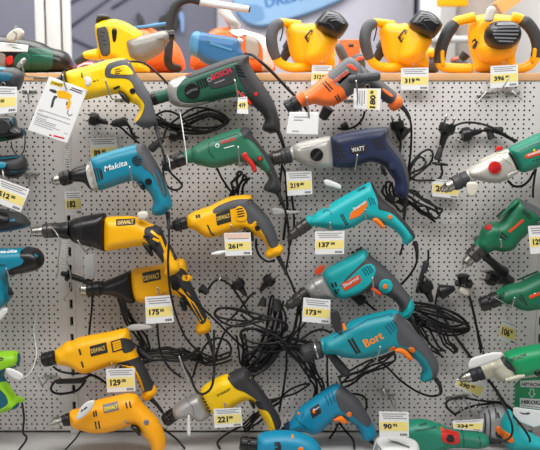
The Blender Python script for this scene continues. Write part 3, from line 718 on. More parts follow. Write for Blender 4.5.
# turquoise drill
d = d_e3 = Tool('power_drill', 'turquoise drill with orange badge and trigger, behind the 137 price tag', 'drill', .13, (285, 175, 4))
d.body('92,184 112,160 130,145 165,125 240,80 330,30 345,27 354,44 382,92 432,132 472,177 505,215 523,246 511,262 490,276 468,279 470,256 446,226 416,206 390,196 350,182 320,177 280,206 240,219 190,221 150,211 105,201', P['cyan'], T=.034, r=.032)
d.ov('grip', '336,28 347,26 356,44 384,92 434,132 474,177 507,215 525,246 514,258 498,232 464,188 428,150 392,136 366,132 366,92', P['rubber'], both=True)
pl = d.ov('name_plate', '262,152 286,128 325,101 331,124 300,164 256,181', P['vorange'], smooth=0)
d.text('Sturm!', '276,143', '325,112', 12, P['card'], bold=.03, parent=pl, up=.0026)
d.slots(['222,158 246,204', '229,155 252,200'], 3.5, P['ink']); d.slots(['334,92 344,122', '343,88 353,118', '352,92 362,118'], 3.5, P['dkteal'], name='rear_vents')
d.slots(['290,64 305,56', '306,56 322,47'], 5, P['ink'], name='top_slots')
d.slots(['152,150 160,142 172,140 182,146 186,158'], 3, P['dkteal'], name='ring_groove'); d.slots(['235,218 262,208'], 9, P['ink'], name='underside_slot')
d.ov('selector', '146,134 150,124 172,114 184,116 170,128', P['dorange'], up=.004, dz=0)
d.ov('trigger', '344,178 364,167 382,180 402,206 398,214 384,213 368,196', P['vorange'], up=.004)
d.disc('lock_button', '420,168', 9, P['vorange'])
d.lathe('front_collar', '112,178', '92,192', [(0, 26), (.5, 25), (1, 22)], P['cyan'])
chuck(d, '96,190', '52,222', 26, m='dchrome', tip='12,256', tr=(.85, .42), tm='dchrome')
d.cord([(415, 242, .11), (417, 252, .1), (416, 264, .07), (409, 276, .04), (398, 287, .03), (388, 296, .02)])
# turquoise and grey drill
d = d_e4 = Tool('hammer_drill', 'turquoise and grey drill with orange badge and silver nose, behind the 173 price tag', 'drill', .085, (285, 240, 4))
d.body('150,138 165,115 240,75 310,33 325,37 332,55 372,86 424,131 464,181 502,228 519,261 511,291 490,313 460,316 455,296 460,270 440,240 410,222 385,216 350,192 330,202 280,226 220,239 195,216 168,180', P['cyan'], T=.035, r=.032)
d.body('70,190 108,154 150,135 176,165 212,236 184,234 140,240 100,230', P['silver'], T=.03, r=.028, name='gear_case')
d.slots(['112,168 130,200 135,222', '84,196 100,212'], 4, P['mgrey'], name='case_step')
d.ov('grip', '205,198 236,145 300,84 326,58 334,55 374,86 426,131 466,181 504,230 488,245 462,292 446,262 414,222 386,216 352,194 300,226 232,222', P['grey'], both=True)
d.ov('side_panel', '214,196 240,165 310,100 340,92 360,104 364,128 340,178 300,214 226,238 212,222', P['cyan'], up=.003)
pl = d.ov('name_plate', '222,176 297,135 306,160 300,170 238,206', P['dorange'], up=.0044, smooth=0)
d.text('Sturm!', '236,190', '296,155', 15, P['card'], bold=.03, parent=pl, up=.0058)
d.slots(['186,172 194,190', '198,198 208,218', '200,168 206,186', '212,196 219,214'], 7, P['ink'], name='front_slots')
d.slots(['308,114 326,142', '317,108 336,138', '327,103 345,132', '337,100 352,126'], 4, P['dkteal'], up=.0036)
d.slots(['268,60 280,53', '286,50 298,43', '302,42 312,36'], 6, P['ink'], name='top_slots')
d.ov('trigger_housing', '372,185 380,162 400,152 424,160 432,184 420,208 396,220 376,208', P['cyan'], up=.005)
d.disc('lock_button', '400,184', 10, P['vorange'], up=.009)
d.ov('trigger', '338,196 350,186 366,194 390,214 384,224 366,218', P['dorange'], up=.004, snap=False)
d.ov('handle_end', '494,234 512,240 521,261 512,292 490,315 464,312 462,298 484,276', P['cyan'], both=True, up=.003)
d.ov('selector', '118,138 122,124 150,106 164,108 152,134 130,148', P['dorange'], up=.012, snap=False)
chuck(d, '92,206', '38,246', 27, m='dchrome', tip='4,270', tr=(.84, .42), tm='dchrome')
d.cord([(409, 315, .085), (413, 323, .08), (418, 332, .06), (424, 342, .05), (430, 352, .03), (436, 366, .02)])
# large teal hammer drill with side handle
d = d_e5 = Tool('hammer_drill', 'large teal hammer drill with orange lettering and black side handle', 'drill', .158, (300, 300, 3.6))
d.body('76,142 104,128 150,105 180,75 260,50 330,35 352,35 362,56 402,100 452,150 492,215 500,241 492,276 466,291 430,293 436,268 442,250 430,228 412,212 388,188 330,177 290,196 220,211 160,206 120,192 80,192', P['bort'], T=.038, r=.036)
d.ov('grip', '326,58 345,36 363,56 404,100 454,150 494,215 502,241 493,278 470,291 468,240 442,192 404,158 350,152 340,120 346,85', P['grey'], both=True)
d.text('Bort', '238,172', '304,138', 32, P['oink'], bold=.03)
d.slots(['174,142 206,194', '186,138 216,190'], 7, P['ink']); d.slots(['306,92 330,122', '314,84 338,114', '324,78 346,106', '332,72 352,98'], 4, P['dkteal'], name='rear_vents')
d.slots(['325,60 335,54'], 4, P['dkteal'], name='top_slot'); d.slots(['120,135 240,70 330,48'], 2.5, P['dkteal'], name='case_seam')
d.ov('fan_vent', '314,178 340,162 346,176 322,190', P['vorange'], smooth=1); d.ov('lock_button', '390,167 412,170 415,192 393,189', P['vorange'], up=.004, smooth=1)
d.ov('trigger', '334,184 352,168 376,174 396,192 408,212 402,220 388,214 366,192', P['vorange'], up=.008)
d.lathe('front_collar', '104,164', '78,168', [(0, 34), (.5, 33), (1, 30)], P['bort'])
chuck(d, '80,176', '8,196', 33, m='rubber')
d.lathe('chuck_band', '62,181', '56,182.7', [(0, 33.6), (.1, 34.4), (.9, 34.4), (1, 33.6)], P['chrome'])
sh = d.lathe('side_handle', '98,180', '172,272', [(0, 18), (.15, 19), (.2, 14), (.6, 18), (.92, 18), (1, 9)], P['rubber'], da=.0, db=.0)
d.ov('depth_stop', '106,44 142,40 154,112 150,122 122,118', P['rubber'], up=.01, snap=False); d.ov('clamp_knob', '150,92 162,88 168,106 156,112', P['vorange'], up=.006, smooth=1, snap=False)
d.cord([(436, 379, .158), (440, 386, .155), (440, 394, .14), (430, 396, .10), (416, 391, .07), (400, 380, .065), (388, 368, .06), (378, 360, .06)])
# lower teal drill
d = d_e6 = Tool('power_drill', 'blue-cyan drill with charcoal grip hanging over the base shelf, left of the 90 price tag', 'drill', .12, (230, 360, 3.375))
d.body('193,226 205,204 230,165 280,130 345,82 372,79 388,94 432,130 463,180 487,225 497,250 484,266 468,272 444,266 440,246 425,220 400,201 370,186 342,206 312,236 284,253 240,236 202,236', P['bort2'], T=.036, r=.033)
d.ov('grip', '350,98 372,80 388,93 434,130 464,180 478,205 464,216 440,201 410,172 372,160 358,132', P['grey'], both=True)
d.ov('name_plate', '268,168 300,146 309,176 278,197', P['plate'], smooth=0)
d.ov('badge', '276,170 284,165 290,178 281,184', P['vorange'], up=.002, smooth=1); d.text('Bort', '284,172', '303,161', 7, P['wink'], up=.0018)
d.slots(['322,122 334,150', '332,115 344,145', '343,108 354,138'], 4, P['dkteal']); d.slots(['222,200 262,228', '250,178 240,196'], 3, P['dkteal'], name='case_seam')
d.ov('trigger', '342,204 358,194 374,184 392,200 398,215 380,214 366,206', P['vorange'], up=.004); d.disc('lock_button', '402,183', 9, P['vorange']); d.disc('case_screw', '232,182', 6, P['vorange'], up=.001)
d.lathe('front_collar', '208,222', '192,234', [(0, 22), (1, 18)], P['navy'])
d.lathe('chuck', '200,232', '172,246', [(0, 17), (.6, 16), (1, 11)], P['black'])
d.cord([(370, 440, .12), (374, 444, .135), (377, 448, .15)])
# ================================================================ right-hand column
d = d_f1 = Tool('hammer_drill', 'sea green hammer drill with pale metal gear case and red dial at the upper right', 'drill', .12, (430, 110, 4.9))
d.body('372,196 400,176 430,160 540,108 600,84 640,84 690,130 740,220 780,320 770,360 700,370 690,320 660,262 610,250 540,276 500,296 442,312 415,262', P['mgreen'], T=.036, r=.034)
d.body('172,302 215,270 270,235 330,205 380,186 404,214 424,256 440,304 380,341 330,361 260,351 225,342 190,336', P['lsilver'], T=.034, r=.034, name='gear_case')
d.slots(['386,206 412,250 432,292'], 9, P['black'], name='seam_ring', up=.002)
d.slots(['225,262 330,212 372,202', '372,332 432,306', '340,222 400,262 414,300'], 4, P['cream'], name='case_ribs', up=.002)
d.ov('side_rib', '368,318 424,292 438,306 384,338', P['white'], up=.003)
k = d.disc('mode_dial', '317,282', 31, P['red'], up=.006); d.slots(['306,292 330,270'], 12, P['dred'], name='dial_pointer', up=.012, parent=k)
d.ov('selector', '328,192 345,180 366,180 372,196 336,208', P['red'], up=.006, snap=False)
pl = d.ov('name_plate', '462,228 474,216 560,184 580,190 560,214 472,240', P['dorange'], smooth=0)
d.text('metabo', '480,227', '560,198', 12, P['wink'], bold=.03, parent=pl, up=.0024)
d.disc('case_mark', '511,197', 6, P['yink'], up=.001); d.slots(['440,200 500,172 560,150', '520,250 560,232'], 3, P['dgreen'], name='panel_edge')
d.slots(['505,250 512,246', '520,243 526,240', '534,238 540,235'], 5, P['ink'])
d.lathe('front_collar', '236,302', '186,326', [(0, 42), (.2, 40), (.6, 36), (1, 34)], P['lsilver'])
chuck(d, '192,330', '112,364', 37, m='dkgrey', tip='64,389', tr=(.8, .5)); d.lathe('drill_bit', '66,388', '50,396', [(0, 7), (.7, 5), (1, 1)], P['chrome'])
# green drill pointing down-left
d = d_f2 = Tool('power_drill', 'forest green drill with steel chuck pointing down left, below the sea green hammer drill', 'drill', .12, (440, 190, 5.4))
d.body('188,292 208,264 224,206 268,170 322,176 350,140 392,60 420,42 448,58 500,80 560,120 610,170 650,250 640,290 590,290 580,230 540,186 505,200 475,232 430,271 396,326 330,336 290,322 250,348', P['pgreen'], T=.036, r=.034)
d.ov('grip', '420,44 448,58 500,80 562,120 612,170 652,250 600,262 570,200 536,172 500,122 462,98 440,92', P['grey'], both=True)
d.body('312,152 350,112 392,58 416,44 432,64 420,84 372,108 340,140 320,162', P['pgreen'], T=.012, r=.008, off=.02, name='handle_bracket')
d.slots(['318,154 362,112'], 9, P['ink'], name='bracket_slot')
d.ov('selector', '242,210 258,190 278,180 284,200 258,222', P['dred'], up=.004)
d.slots(['372,226 410,196 450,160'], 11, P['dorange'], name='name_strip'); d.slots(['444,104 470,112', '440,116 490,128', '446,128 492,142', '462,144 496,156'], 5, P['ink'])
d.slots(['330,230 366,258', '324,246 352,270'], 8, P['ink'], name='side_slots'); d.slots(['322,180 318,225 300,262'], 3, P['dgreen'], name='case_seam')
d.lathe('front_collar', '268,262', '208,318', [(0, 52), (.3, 48), (.4, 44), (.7, 44), (1, 40)], P['pgreen'])
chuck(d, '222,312', '166,366', 45, m='dchrome', tip='128,412', tr=(.72, .4)); d.lathe('drill_bit', '130,410', '114,432', [(0, 7), (.7, 5), (1, 1)], P['chrome'])
d.lathe('side_handle', '238,352', '350,452', [(0, 20), (.1, 26), (.2, 22), (.7, 25), (.9, 34), (1, 30)], P['black'], da=-.02, db=-.045)
# lower green drill
d = d_f3 = Tool('power_drill', 'forest green drill with black keyless chuck, above the tied 106 price tag', 'drill', .13, (440, 260, 5.4))
d.body('296,182 330,150 380,130 430,124 480,98 540,66 620,40 680,70 720,160 740,280 690,300 650,270 540,262 470,276 420,266 384,240 330,232 304,214', P['pgreen'], T=.036, r=.034)
d.slots(['440,116 490,96 545,72'], 8, P['dgreen'], name='top_clip', up=.002)
pl = d.ov('name_strip', '478,198 490,188 560,166 570,178 486,212', P['dorange'], smooth=0)
d.disc('case_mark', '512,184', 6, P['wink'], up=.001)
d.slots(['436,186 452,210 470,248', '428,200 446,226', '330,180 322,210', '345,176 338,206'], 6, P['ink'], name='side_slots'); d.slots(['350,150 380,190 384,236'], 3, P['dgreen'], name='case_seam')
d.lathe('front_collar', '344,194', '308,206', [(0, 46), (.4, 44), (1, 36)], P['pgreen'])
chuck(d, '318,206', '218,244', 42, flute=14, m='black')
# emerald drill with cream gear case
d = d_f4 = Tool('power_drill', 'emerald green drill with cream gear case and a flat white tag on top, lower right', 'drill', .13, (440, 330, 5.4))
d.body('338,130 380,112 420,98 540,75 620,66 680,90 730,180 760,300 700,310 660,250 600,232 540,230 500,238 440,252 400,244 366,200', P['hgreen'], T=.038, r=.036)
d.body('258,190 280,174 338,128 352,140 360,164 414,236 384,262 330,281 284,248 262,216', P['cream'], T=.036, r=.034, name='gear_case')
d.ov('vent_ring', '330,152 344,142 366,160 404,206 410,226 396,226 362,206 336,178', P['dkgrey'], up=.002)
d.text('HITACHI', '384,170', '466,139', 15, P['plate'], bold=.04)
d.lathe('auxiliary_rod', '352,270', '456,246', [(0, 12), (.1, 13), (.72, 13), (.74, 12), (1, 12)], P['cream'], da=.03, db=.03)
d.ov('trigger', '500,226 540,196 560,200 560,236 520,250', P['black'], up=.003)
d.lathe('front_collar', '296,200', '232,228', [(0, 50), (.3, 49), (.35, 46), (.45, 49), (.6, 46), (.7, 49), (1, 44)], P['cream'])
chuck(d, '238,228', '160,250', 38, m='indigo'); d.lathe('chuck_jaws', '164,250', '104,268', [(0, 33), (.4, 31), (.45, 26), (.8, 20), (1, 12)], P['chrome'])
d.lathe('drill_bit', '106,267', '74,274', [(0, 6), (.8, 5), (1, 1)], P['chrome'])
# straight green tool lying on the base shelf
d = d_f5 = Tool('straight_grinder', 'sea green straight tool with red switch lying on the base shelf behind the 234 tag', 'power tool', .19, (380, 380, 3.375))
d.body('70,150 100,138 130,132 165,136 210,152 245,168 300,175 345,178 366,190 372,206 364,222 330,230 280,226 230,226 200,240 160,252 110,254 80,250', P['mgreen'], T=.036, r=.034)
d.ov('switch_plate', '203,184 214,170 266,176 272,190 264,216 212,210', P['red'], up=.003, smooth=1); d.ov('switch', '222,184 250,186 250,206 222,204', P['black'], up=.006, smooth=1)
d.ov('front_knob', '202,164 212,160 218,170 208,174', P['dorange'], up=.004, smooth=1)
d.slots(['130,150 160,146', '118,168 190,160'], 4, P['dgreen'], name='case_seam'); d.slots(['284,180 282,222', '338,180 338,226'], 4, P['dgreen'], name='collar_groove')
d.lathe('cord_sleeve', '366,206', '404,208', [(0, 13), (.5, 11), (1, 9)], P['rubber'], db=.045)
d.cord([(499, 441.5, .235), (506, 440, .24), (511, 436, .24), (512.5, 428, .24), (509, 416, .225), (502, 402, .19), (494, 388, .12), (484, 375, .08), (474, 362, .06), (462, 346, .055), (446, 322, .055), (436, 305, .055)], guard=False)
# grey and turquoise tool at the lower right corner
d = Tool('angle_grinder', 'grey round-headed turquoise tool on the base shelf, right of the 234 price tag', 'power tool', .092, (380, 380, 3.375))
d.body('330,150 334,118 356,92 400,82 432,96 446,130 440,182 420,199 370,200 340,188', mat('light_grey_plastic', '#9A9B9D', .45, bump=.2), T=.044, r=.034, name='motor_housing')
d.body('408,150 424,110 440,96 452,130 470,160 520,184 555,205 560,232 424,232 428,220 412,200', P['cyan'], T=.04, r=.034, off=.06)
d.slots(['352,110 348,190', '372,104 370,196', '396,98 392,130'], 4, P['dkgrey'], name='housing_ribs'); d.ov('housing_slot', '394,112 402,110 404,126 396,128', P['ink'], smooth=1)
d.ov('switch', '398,172 420,168 440,178 446,200 430,204 404,196', P['vorange'], up=.006)
d.ov('lock_lever', '392,184 424,176 430,207 402,208', P['rubber'], up=.004, snap=False); d.ov('trigger', '428,198 448,192 452,216 436,226', P['vorange'], up=.008)
d.cord([(530, 442, .205), (529, 437, .205), (522, 426, .20), (512, 414, .15), (503, 400, .085), (493, 385, .03), (478, 366, .012), (466, 350, .01), (450, 328, .01), (440, 308, .01)], guard=False)
# white tool at the bottom centre
d = Tool('power_tool', 'white rounded tool lying on the base shelf under the 90 price tag', 'power tool', .285, (300, 395, 4.5))
d.body('338,212 352,196 400,186 452,190 505,202 530,214 540,250 520,290 430,300 350,296 322,270', P['white'], T=.05, r=.045)
d.slots(['395,206 440,212 490,228', '352,230 372,250'], 5, P['mgrey'], name='case_seam'); d.ov('grey_collar', '322,212 344,200 356,240 348,280 324,270', P['silver'], up=.004)
# green hanging card of the emerald drill
# ================================================================ tools on the counter
YC = zc
def mixer(x, label, badge=True):
    d = Tool('paint_mixer', label, 'power tool', -.16, (x, 0, 5))
    d.body('74,156 92,120 128,110 180,122 215,112 240,150 300,240 330,300 322,345 300,358 230,352 150,338 108,300 92,240 82,190', P['yellow'], T=.045, r=.04)
    d.body('165,292 190,215 222,130 242,106 352,188 312,262 280,312 230,326 190,318', P['yellow'], T=.06, r=.055, off=.05, smooth=1, name='motor_barrel')
    d.body('222,118 240,92 268,60 286,50 322,56 358,74 393,118 391,136 366,176 342,197 318,190 268,174 234,146', P['black'], T=.055, r=.03, off=.085, smooth=1, name='motor_cap')
    d.slots(['285,66 318,66 345,78', '282,78 320,76 356,92', '290,90 326,86 364,104', '302,102 336,98 372,118'], 4, P['mgrey'], name='cap_vents', up=.001)
    d.slots(['262,112 300,120 322,145 330,180'], 4, P['rubber'], name='cap_edge', up=.001)
    pl = d.ov('badge', '170,186 206,143 219,152 190,216', P['plate'], smooth=0); d.slots(['186,188 206,160', '190,200 208,172'], 5, P['yellow'], name='badge_stripes', up=.0022, parent=pl)
    q = catmull([W(x+a/5, b/5, c) for a, b, c in ((150, 124, -.16), (100, 118, -.15), (52, 114, -.13), (20, 140, -.11), (8, 195, -.1), (20, 262, -.1), (48, 314, -.11), (100, 337, -.12), (170, 337, -.13), (250, 330, -.15))], 8)
    mk('handle_tube', *tube(q, np.interp(np.arange(len(q)), [0, 16, 40, 72], [.0125, .0125, .0125, .0145]), 14), P['yellow'], d.root)
    g = catmull([W(x+a/5, b/5, c) for a, b, c in ((52, 114, -.13), (20, 138, -.11), (7, 192, -.1), (16, 250, -.1), (32, 292, -.104))], 8)
    mk('handle_grip', *tube(g, np.interp(np.arange(len(g)), [0, 4, 20, 32], [.013, .0165, .0165, .0135]), 14), P['grey'], d.root)
    d.lathe('mixer_spindle', '120,200', '62,300', [(0, 34), (.5, 34), (.55, 26), (1, 20)], P['dkgrey'], da=-.02, db=-.03)
    c = catmull([W(x+a/5, b/5, -.14) for a, b in ((66, 118), (64, 150), (58, 180), (50, 205))], 6)
    mk('switch_cable', *tube(c, .0018, 6), P['cord'], d.root)
    return d
mixer(270, 'yellow paint mixer with black motor cap, leftmost of the three on the counter')
mixer(363.5, 'yellow paint mixer with black motor cap, in the middle behind the 319 price tag')
x = 432
d = Tool('paint_mixer', 'yellow two-handled paint mixer facing forward, behind the 396 price tag', 'power tool', -.16, (x, 0, 5))
d.body('186,110 212,80 270,68 330,70 404,80 434,96 440,130 430,220 410,280 420,350 390,366 240,366 205,352 208,310 190,260 178,180', P['yellow'], T=.045, r=.04)
d.body('214,252 240,190 275,130 330,110 420,110 442,165 420,232 388,290 330,314 250,312', P['yellow'], T=.06, r=.05, off=.06, smooth=1, name='motor_barrel')
d.body('261,182 269,142 298,112 340,102 400,104 432,124 443,165 435,206 405,240 340,251 290,240 268,216', P['black'], T=.05, r=.025, off=.11, smooth=1, name='motor_cap')
d.slots(['318,122 410,120', '310,138 428,136', '306,154 434,154', '306,170 432,172', '312,188 424,192', '322,204 408,208'], 6, P['mgrey'], name='cap_vents', up=.001)
for c in ('320,122', '412,116', '326,202', '420,198'): d.disc('cap_screw', c, 7, P['ink'], up=.002)
pl = d.ov('badge', '228,198 244,184 250,212 234,244', P['plate'], smooth=0); d.slots(['235,222 246,200'], 6, P['yellow'], name='badge_stripe', up=.0022, parent=pl)
for sd, pa, ga in (('l', ((214, 84), (160, 98), (118, 112), (80, 160), (50, 225), (38, 290), (50, 330), (110, 341), (200, 343)), ((118, 112), (82, 158), (52, 222), (38, 290), (36, 316))),
                   ('r', ((400, 84), (440, 94), (478, 120), (512, 170), (528, 230), (516, 290), (490, 324), (450, 341), (400, 343)), ((446, 98), (480, 122), (512, 170), (528, 230), (518, 286)))):
    q = catmull([W(x+a/5, b/5, -.12) for a, b in pa], 8); mk('handle_tube', *tube(q, .014, 14), P['yellow'], d.root)
    g = catmull([W(x+a/5, b/5, -.12) for a, b in ga], 8); mk('handle_grip', *tube(g, np.interp(np.arange(len(g)), [0, 4, 24, 32], [.0145, .0185, .0175, .015]), 14), P['dkgrey'], d.root)
    mk('grip_stripe', *tube(catmull([W(x+a/5, b/5, -.103) for a, b in (((52, 250), (52, 285), (58, 330)) if sd == 'l' else ((514, 240), (512, 270), (504, 310)))], 6), [.002]+[.006]*11+[.003], 8), P['yellow'], d.root)
d.lathe('mixer_spindle', '170,270', '146,300', [(0, 26), (.6, 22), (1, 16)], P['rubber'], da=-.1, db=-.1)
# green tool at the upper left
d = Tool('power_tool', 'bottle green power tool with black end lying on the counter at the far left', 'power tool', -.13, (0, 0, 5))
d.body('-300,176 0,176 60,184 150,196 214,214 250,238 330,256 355,290 366,345 350,364 -300,364', P['black'], T=.06, r=.04)
d.ov('body_shell', '142,238 200,240 272,250 272,360 74,360 70,330 80,296 110,268 142,258', P['dgreen'], up=.003)
d.ov('grip_shell', '-300,255 30,258 36,300 30,360 -300,360', mat('taupe_plastic', '#8C7D76', .5), up=.003); d.ov('sticker', '-300,212 0,210 60,216 142,226 144,262 60,260 -300,255', P['card'], up=.004, smooth=0)
d.ov('lower_shell', '72,330 76,288 104,264 140,262 164,290 160,330 140,358 90,360', P['dgreen'], up=.008); d.ov('switch', '30,285 66,275 72,320 34,326', P['red'], up=.01, smooth=1)
d.slots(['164,276 262,282', '60,236 110,246'], 4, P['mgreen'], name='shell_ridges', up=.004)
# yellow cut-out tool with D-handle
d = Tool('power_tool', 'yellow tool with black D-shaped grip and grey gear case standing on the counter', 'power tool', -.12, (90, 0, 5))
d.body('22,126 58,102 100,96 130,95 180,110 230,140 262,164 268,220 262,280 300,345 300,366 150,366 140,300 60,302 44,260 30,180', P['lemon'], T=.04, r=.03)
d.ov('grip', '30,142 60,134 84,130 98,180 106,262 88,282 56,282 40,220', P['grey'], up=.004); d.slots(['56,180 70,184', '62,200 80,204', '68,222 84,226', '60,160 76,164'], 4, P['ink'], name='grip_ribs', up=.0045)
d.ov('handle_opening', '86,124 104,130 108,220 118,276 96,284 104,250', P['lemon'], up=.001)
d.ov('trigger', '106,142 130,138 142,148 136,205 124,220 112,208', P['black'], up=.006)
d.body('28,126 34,84 44,68 84,70 102,84 104,94 60,100', P['dkgrey'], T=.035, r=.025, name='rear_cap')
d.body('178,198 230,186 312,165 372,150 396,164 402,190 394,212 376,228 370,256 310,296 262,316 212,300 196,286 184,240', mat('warm_grey_metal', '#8B8780', .45, .2, bump=.2), T=.045, r=.035, off=.015, name='gear_case')
d.slots(['330,190 376,200 372,228'], 4, P['mgrey'], name='case_step', up=.001)
d.lathe('blade_clamp', '368,178', '424,175', [(0, 24), (.3, 26), (.5, 23), (.8, 26), (1, 22), (1, 12)], P['black'], da=.015, db=.015)
d.body('-40,262 0,250 40,240 60,262 60,304 10,300 -30,296', P['lemon'], T=.03, r=.025, name='foot_plate'); d.lathe('cord_sleeve', '0,272', '-72,312', [(0, 24), (.6, 20), (1, 14)], P['dkgrey'])
d.cord([(126, 62, -.05), (134, 61.5, .03), (144, 63, .04), (156, 72, .04), (166, 82, .035), (175, 92, .02)], guard=False)
# orange chainsaw with loop handle
d = Tool('power_tool', 'orange tool with tall black loop handle standing on the counter', 'power tool', -.34, (90, 0, 5))
d.body('205,366 215,170 232,146 262,134 312,140 345,162 418,200 450,240 474,300 480,366', P['orange'], T=.08, r=.06)
q = catmull([W(*p) for p in ((200, 1, -.2), (190, -1, -.2), (180, 2, -.2), (174, 9, -.2), (170.5, 22, -.2), (169.5, 38, -.2), (168.5, 52, -.2), (168, 60, -.2), (170, 66, -.22), (178, 68.5, -.26))], 8)
mk('loop_handle', *tube(q, .0125, 14), P['rubber'], d.root)
q = [W(199, 1.5, -.2), W(224, 5.5, -.2), W(249, 9.5, -.2)]; t = mk('white_tube', *tube(q, .0105, 16), P['white'], d.root)
mk('tube_opening', *tube([W(248.6, 9.4, -.2), W(250.2, 9.7, -.2)], .0085, 14), P['ink'], t)
mk('blade_cover_edge', *lathe(W(130, 29, -.3), W(166, 24, -.3), [(0, .006), (1, .006)]), P['lblue'], d.root)
# white and orange saw
d = Tool('power_tool', 'white and orange tool with grey tank standing behind the small blue tool on the counter', 'power tool', -.30, (180, 0, 5))
d.body('48,366 52,280 100,200 146,160 182,138 250,134 300,142 400,170 440,192 468,240 478,330 478,366', P['orange'], T=.06, r=.04)
d.ov('shell', '248,152 262,138 302,142 402,170 442,194 469,240 474,330 452,364 404,364 416,300 410,236 384,194 330,172 300,190 262,176', P['white'], up=.006)
d.ov('tank', '326,172 350,166 388,190 398,250 390,296 330,290', mat('smoky_plastic', '#A8A094', .4), up=.005)
mk('arm', *tube([W(222, 8, -.28), W(229, 18, -.28), W(236, 28, -.27)], [.016, .014, .018], 12), P['white'], d.root)
# blue grinder
d = d_bl = Tool('power_tool', 'small blue power tool lying on the counter, above the dark green drill', 'power tool', -.13, (180, 0, 5))
d.body('44,232 54,172 76,156 112,160 180,174 292,190 300,222 308,248 322,272 300,330 250,352 200,340 120,320 90,290 70,282 48,264', P['blue'], T=.04, r=.035)
d.ov('end_cap', '42,232 53,170 76,154 104,160 98,220 92,282 70,284 46,266', P['lblue'], both=True); d.slots(['120,178 280,202', '130,205 290,262'], 5, P['dkteal'], name='case_grooves'); d.slots(['150,215 260,250'], 9, P['lblue'], name='case_ridge', up=.002)
d.lathe('front_collar', '284,206', '312,216', [(0, 22), (.6, 20), (1, 14)], P['silver'])
d.cord([(245, 54, -.1), (252, 55, -.03), (259, 60, .05), (272, 72, .05), (288, 89, .05), (300, 101, .05), (308, 112, .03)], r=.0042, guard=False)
# odds and ends far back on the counter
d = Tool('red_clamp', 'red plastic tool part lying behind the lemon yellow drill on the counter', 'tool part', -.18, (0, 0, 5)); d.body('368,366 372,338 392,314 422,304 470,308 484,320 484,366', P['red'], T=.02, r=.018); d.slots(['385,338 420,318 465,318'], 6, P['wink'], name='stripe')
v, f = bbox(W(341, 40, -.4)[0], W(359, 40, -.4)[0], .36, .5, YC, W(350, 40, -.4)[2], .002)
o = mk('carton', v, f, P['orange'], sharp=40); fin(o, 'orange carton standing behind the leftmost yellow mixer on the counter', 'box')
mk('printed_mark', *box(W(347.5, 45, -.4)[0], W(352.5, 45, -.4)[0], .3592, .362, W(350, 47.5, -.4)[2], W(350, 44.5, -.4)[2]), P['dkgrey'], o)
def prop(name, label, poly, m, h, crop, cat='power tool', T=.03):
    d = Tool(name, label, cat, h, crop); d.body(poly, m, T=T, r=.025); return d
d = prop('angle_grinder', 'charcoal tool handle behind the leftmost yellow mixer', '320,232 350,208 372,240 392,280 420,330 420,366 376,366 366,320 340,285', P['grey'], -.3, (270, 0, 5)); d.slots(['300,262 318,246 322,280'], 12, P['yellow'], name='lock', up=.004)
d = prop('angle_grinder', 'charcoal tool handle behind the middle yellow mixer, left of the two-handled one', '360,310 380,290 430,288 440,320 445,366 366,366', P['grey'], -.3, (350, 0, 5)); d.body('372,270 388,240 420,238 424,290 400,294', P['yellow'], T=.03, r=.025, name='gear_case')
d = prop('small_drill', 'orange and charcoal tool lying far back, left inside the two-handled mixer frame', '90,290 130,280 160,296 180,310 176,366 140,366 100,330', P['grey'], -.42, (432, 0, 5)); d.ov('nose', '88,292 130,280 136,292 96,308', P['dorange'], up=.004)
d = prop('small_drill', 'orange and grey tool lying between the two left mixers on the counter', '0,290 40,262 70,280 78,320 76,366 -20,366', P['grey'], -.31, (350, 0, 5)); d.ov('nose', '18,292 66,276 70,296 26,310', P['dorange'], up=.004)
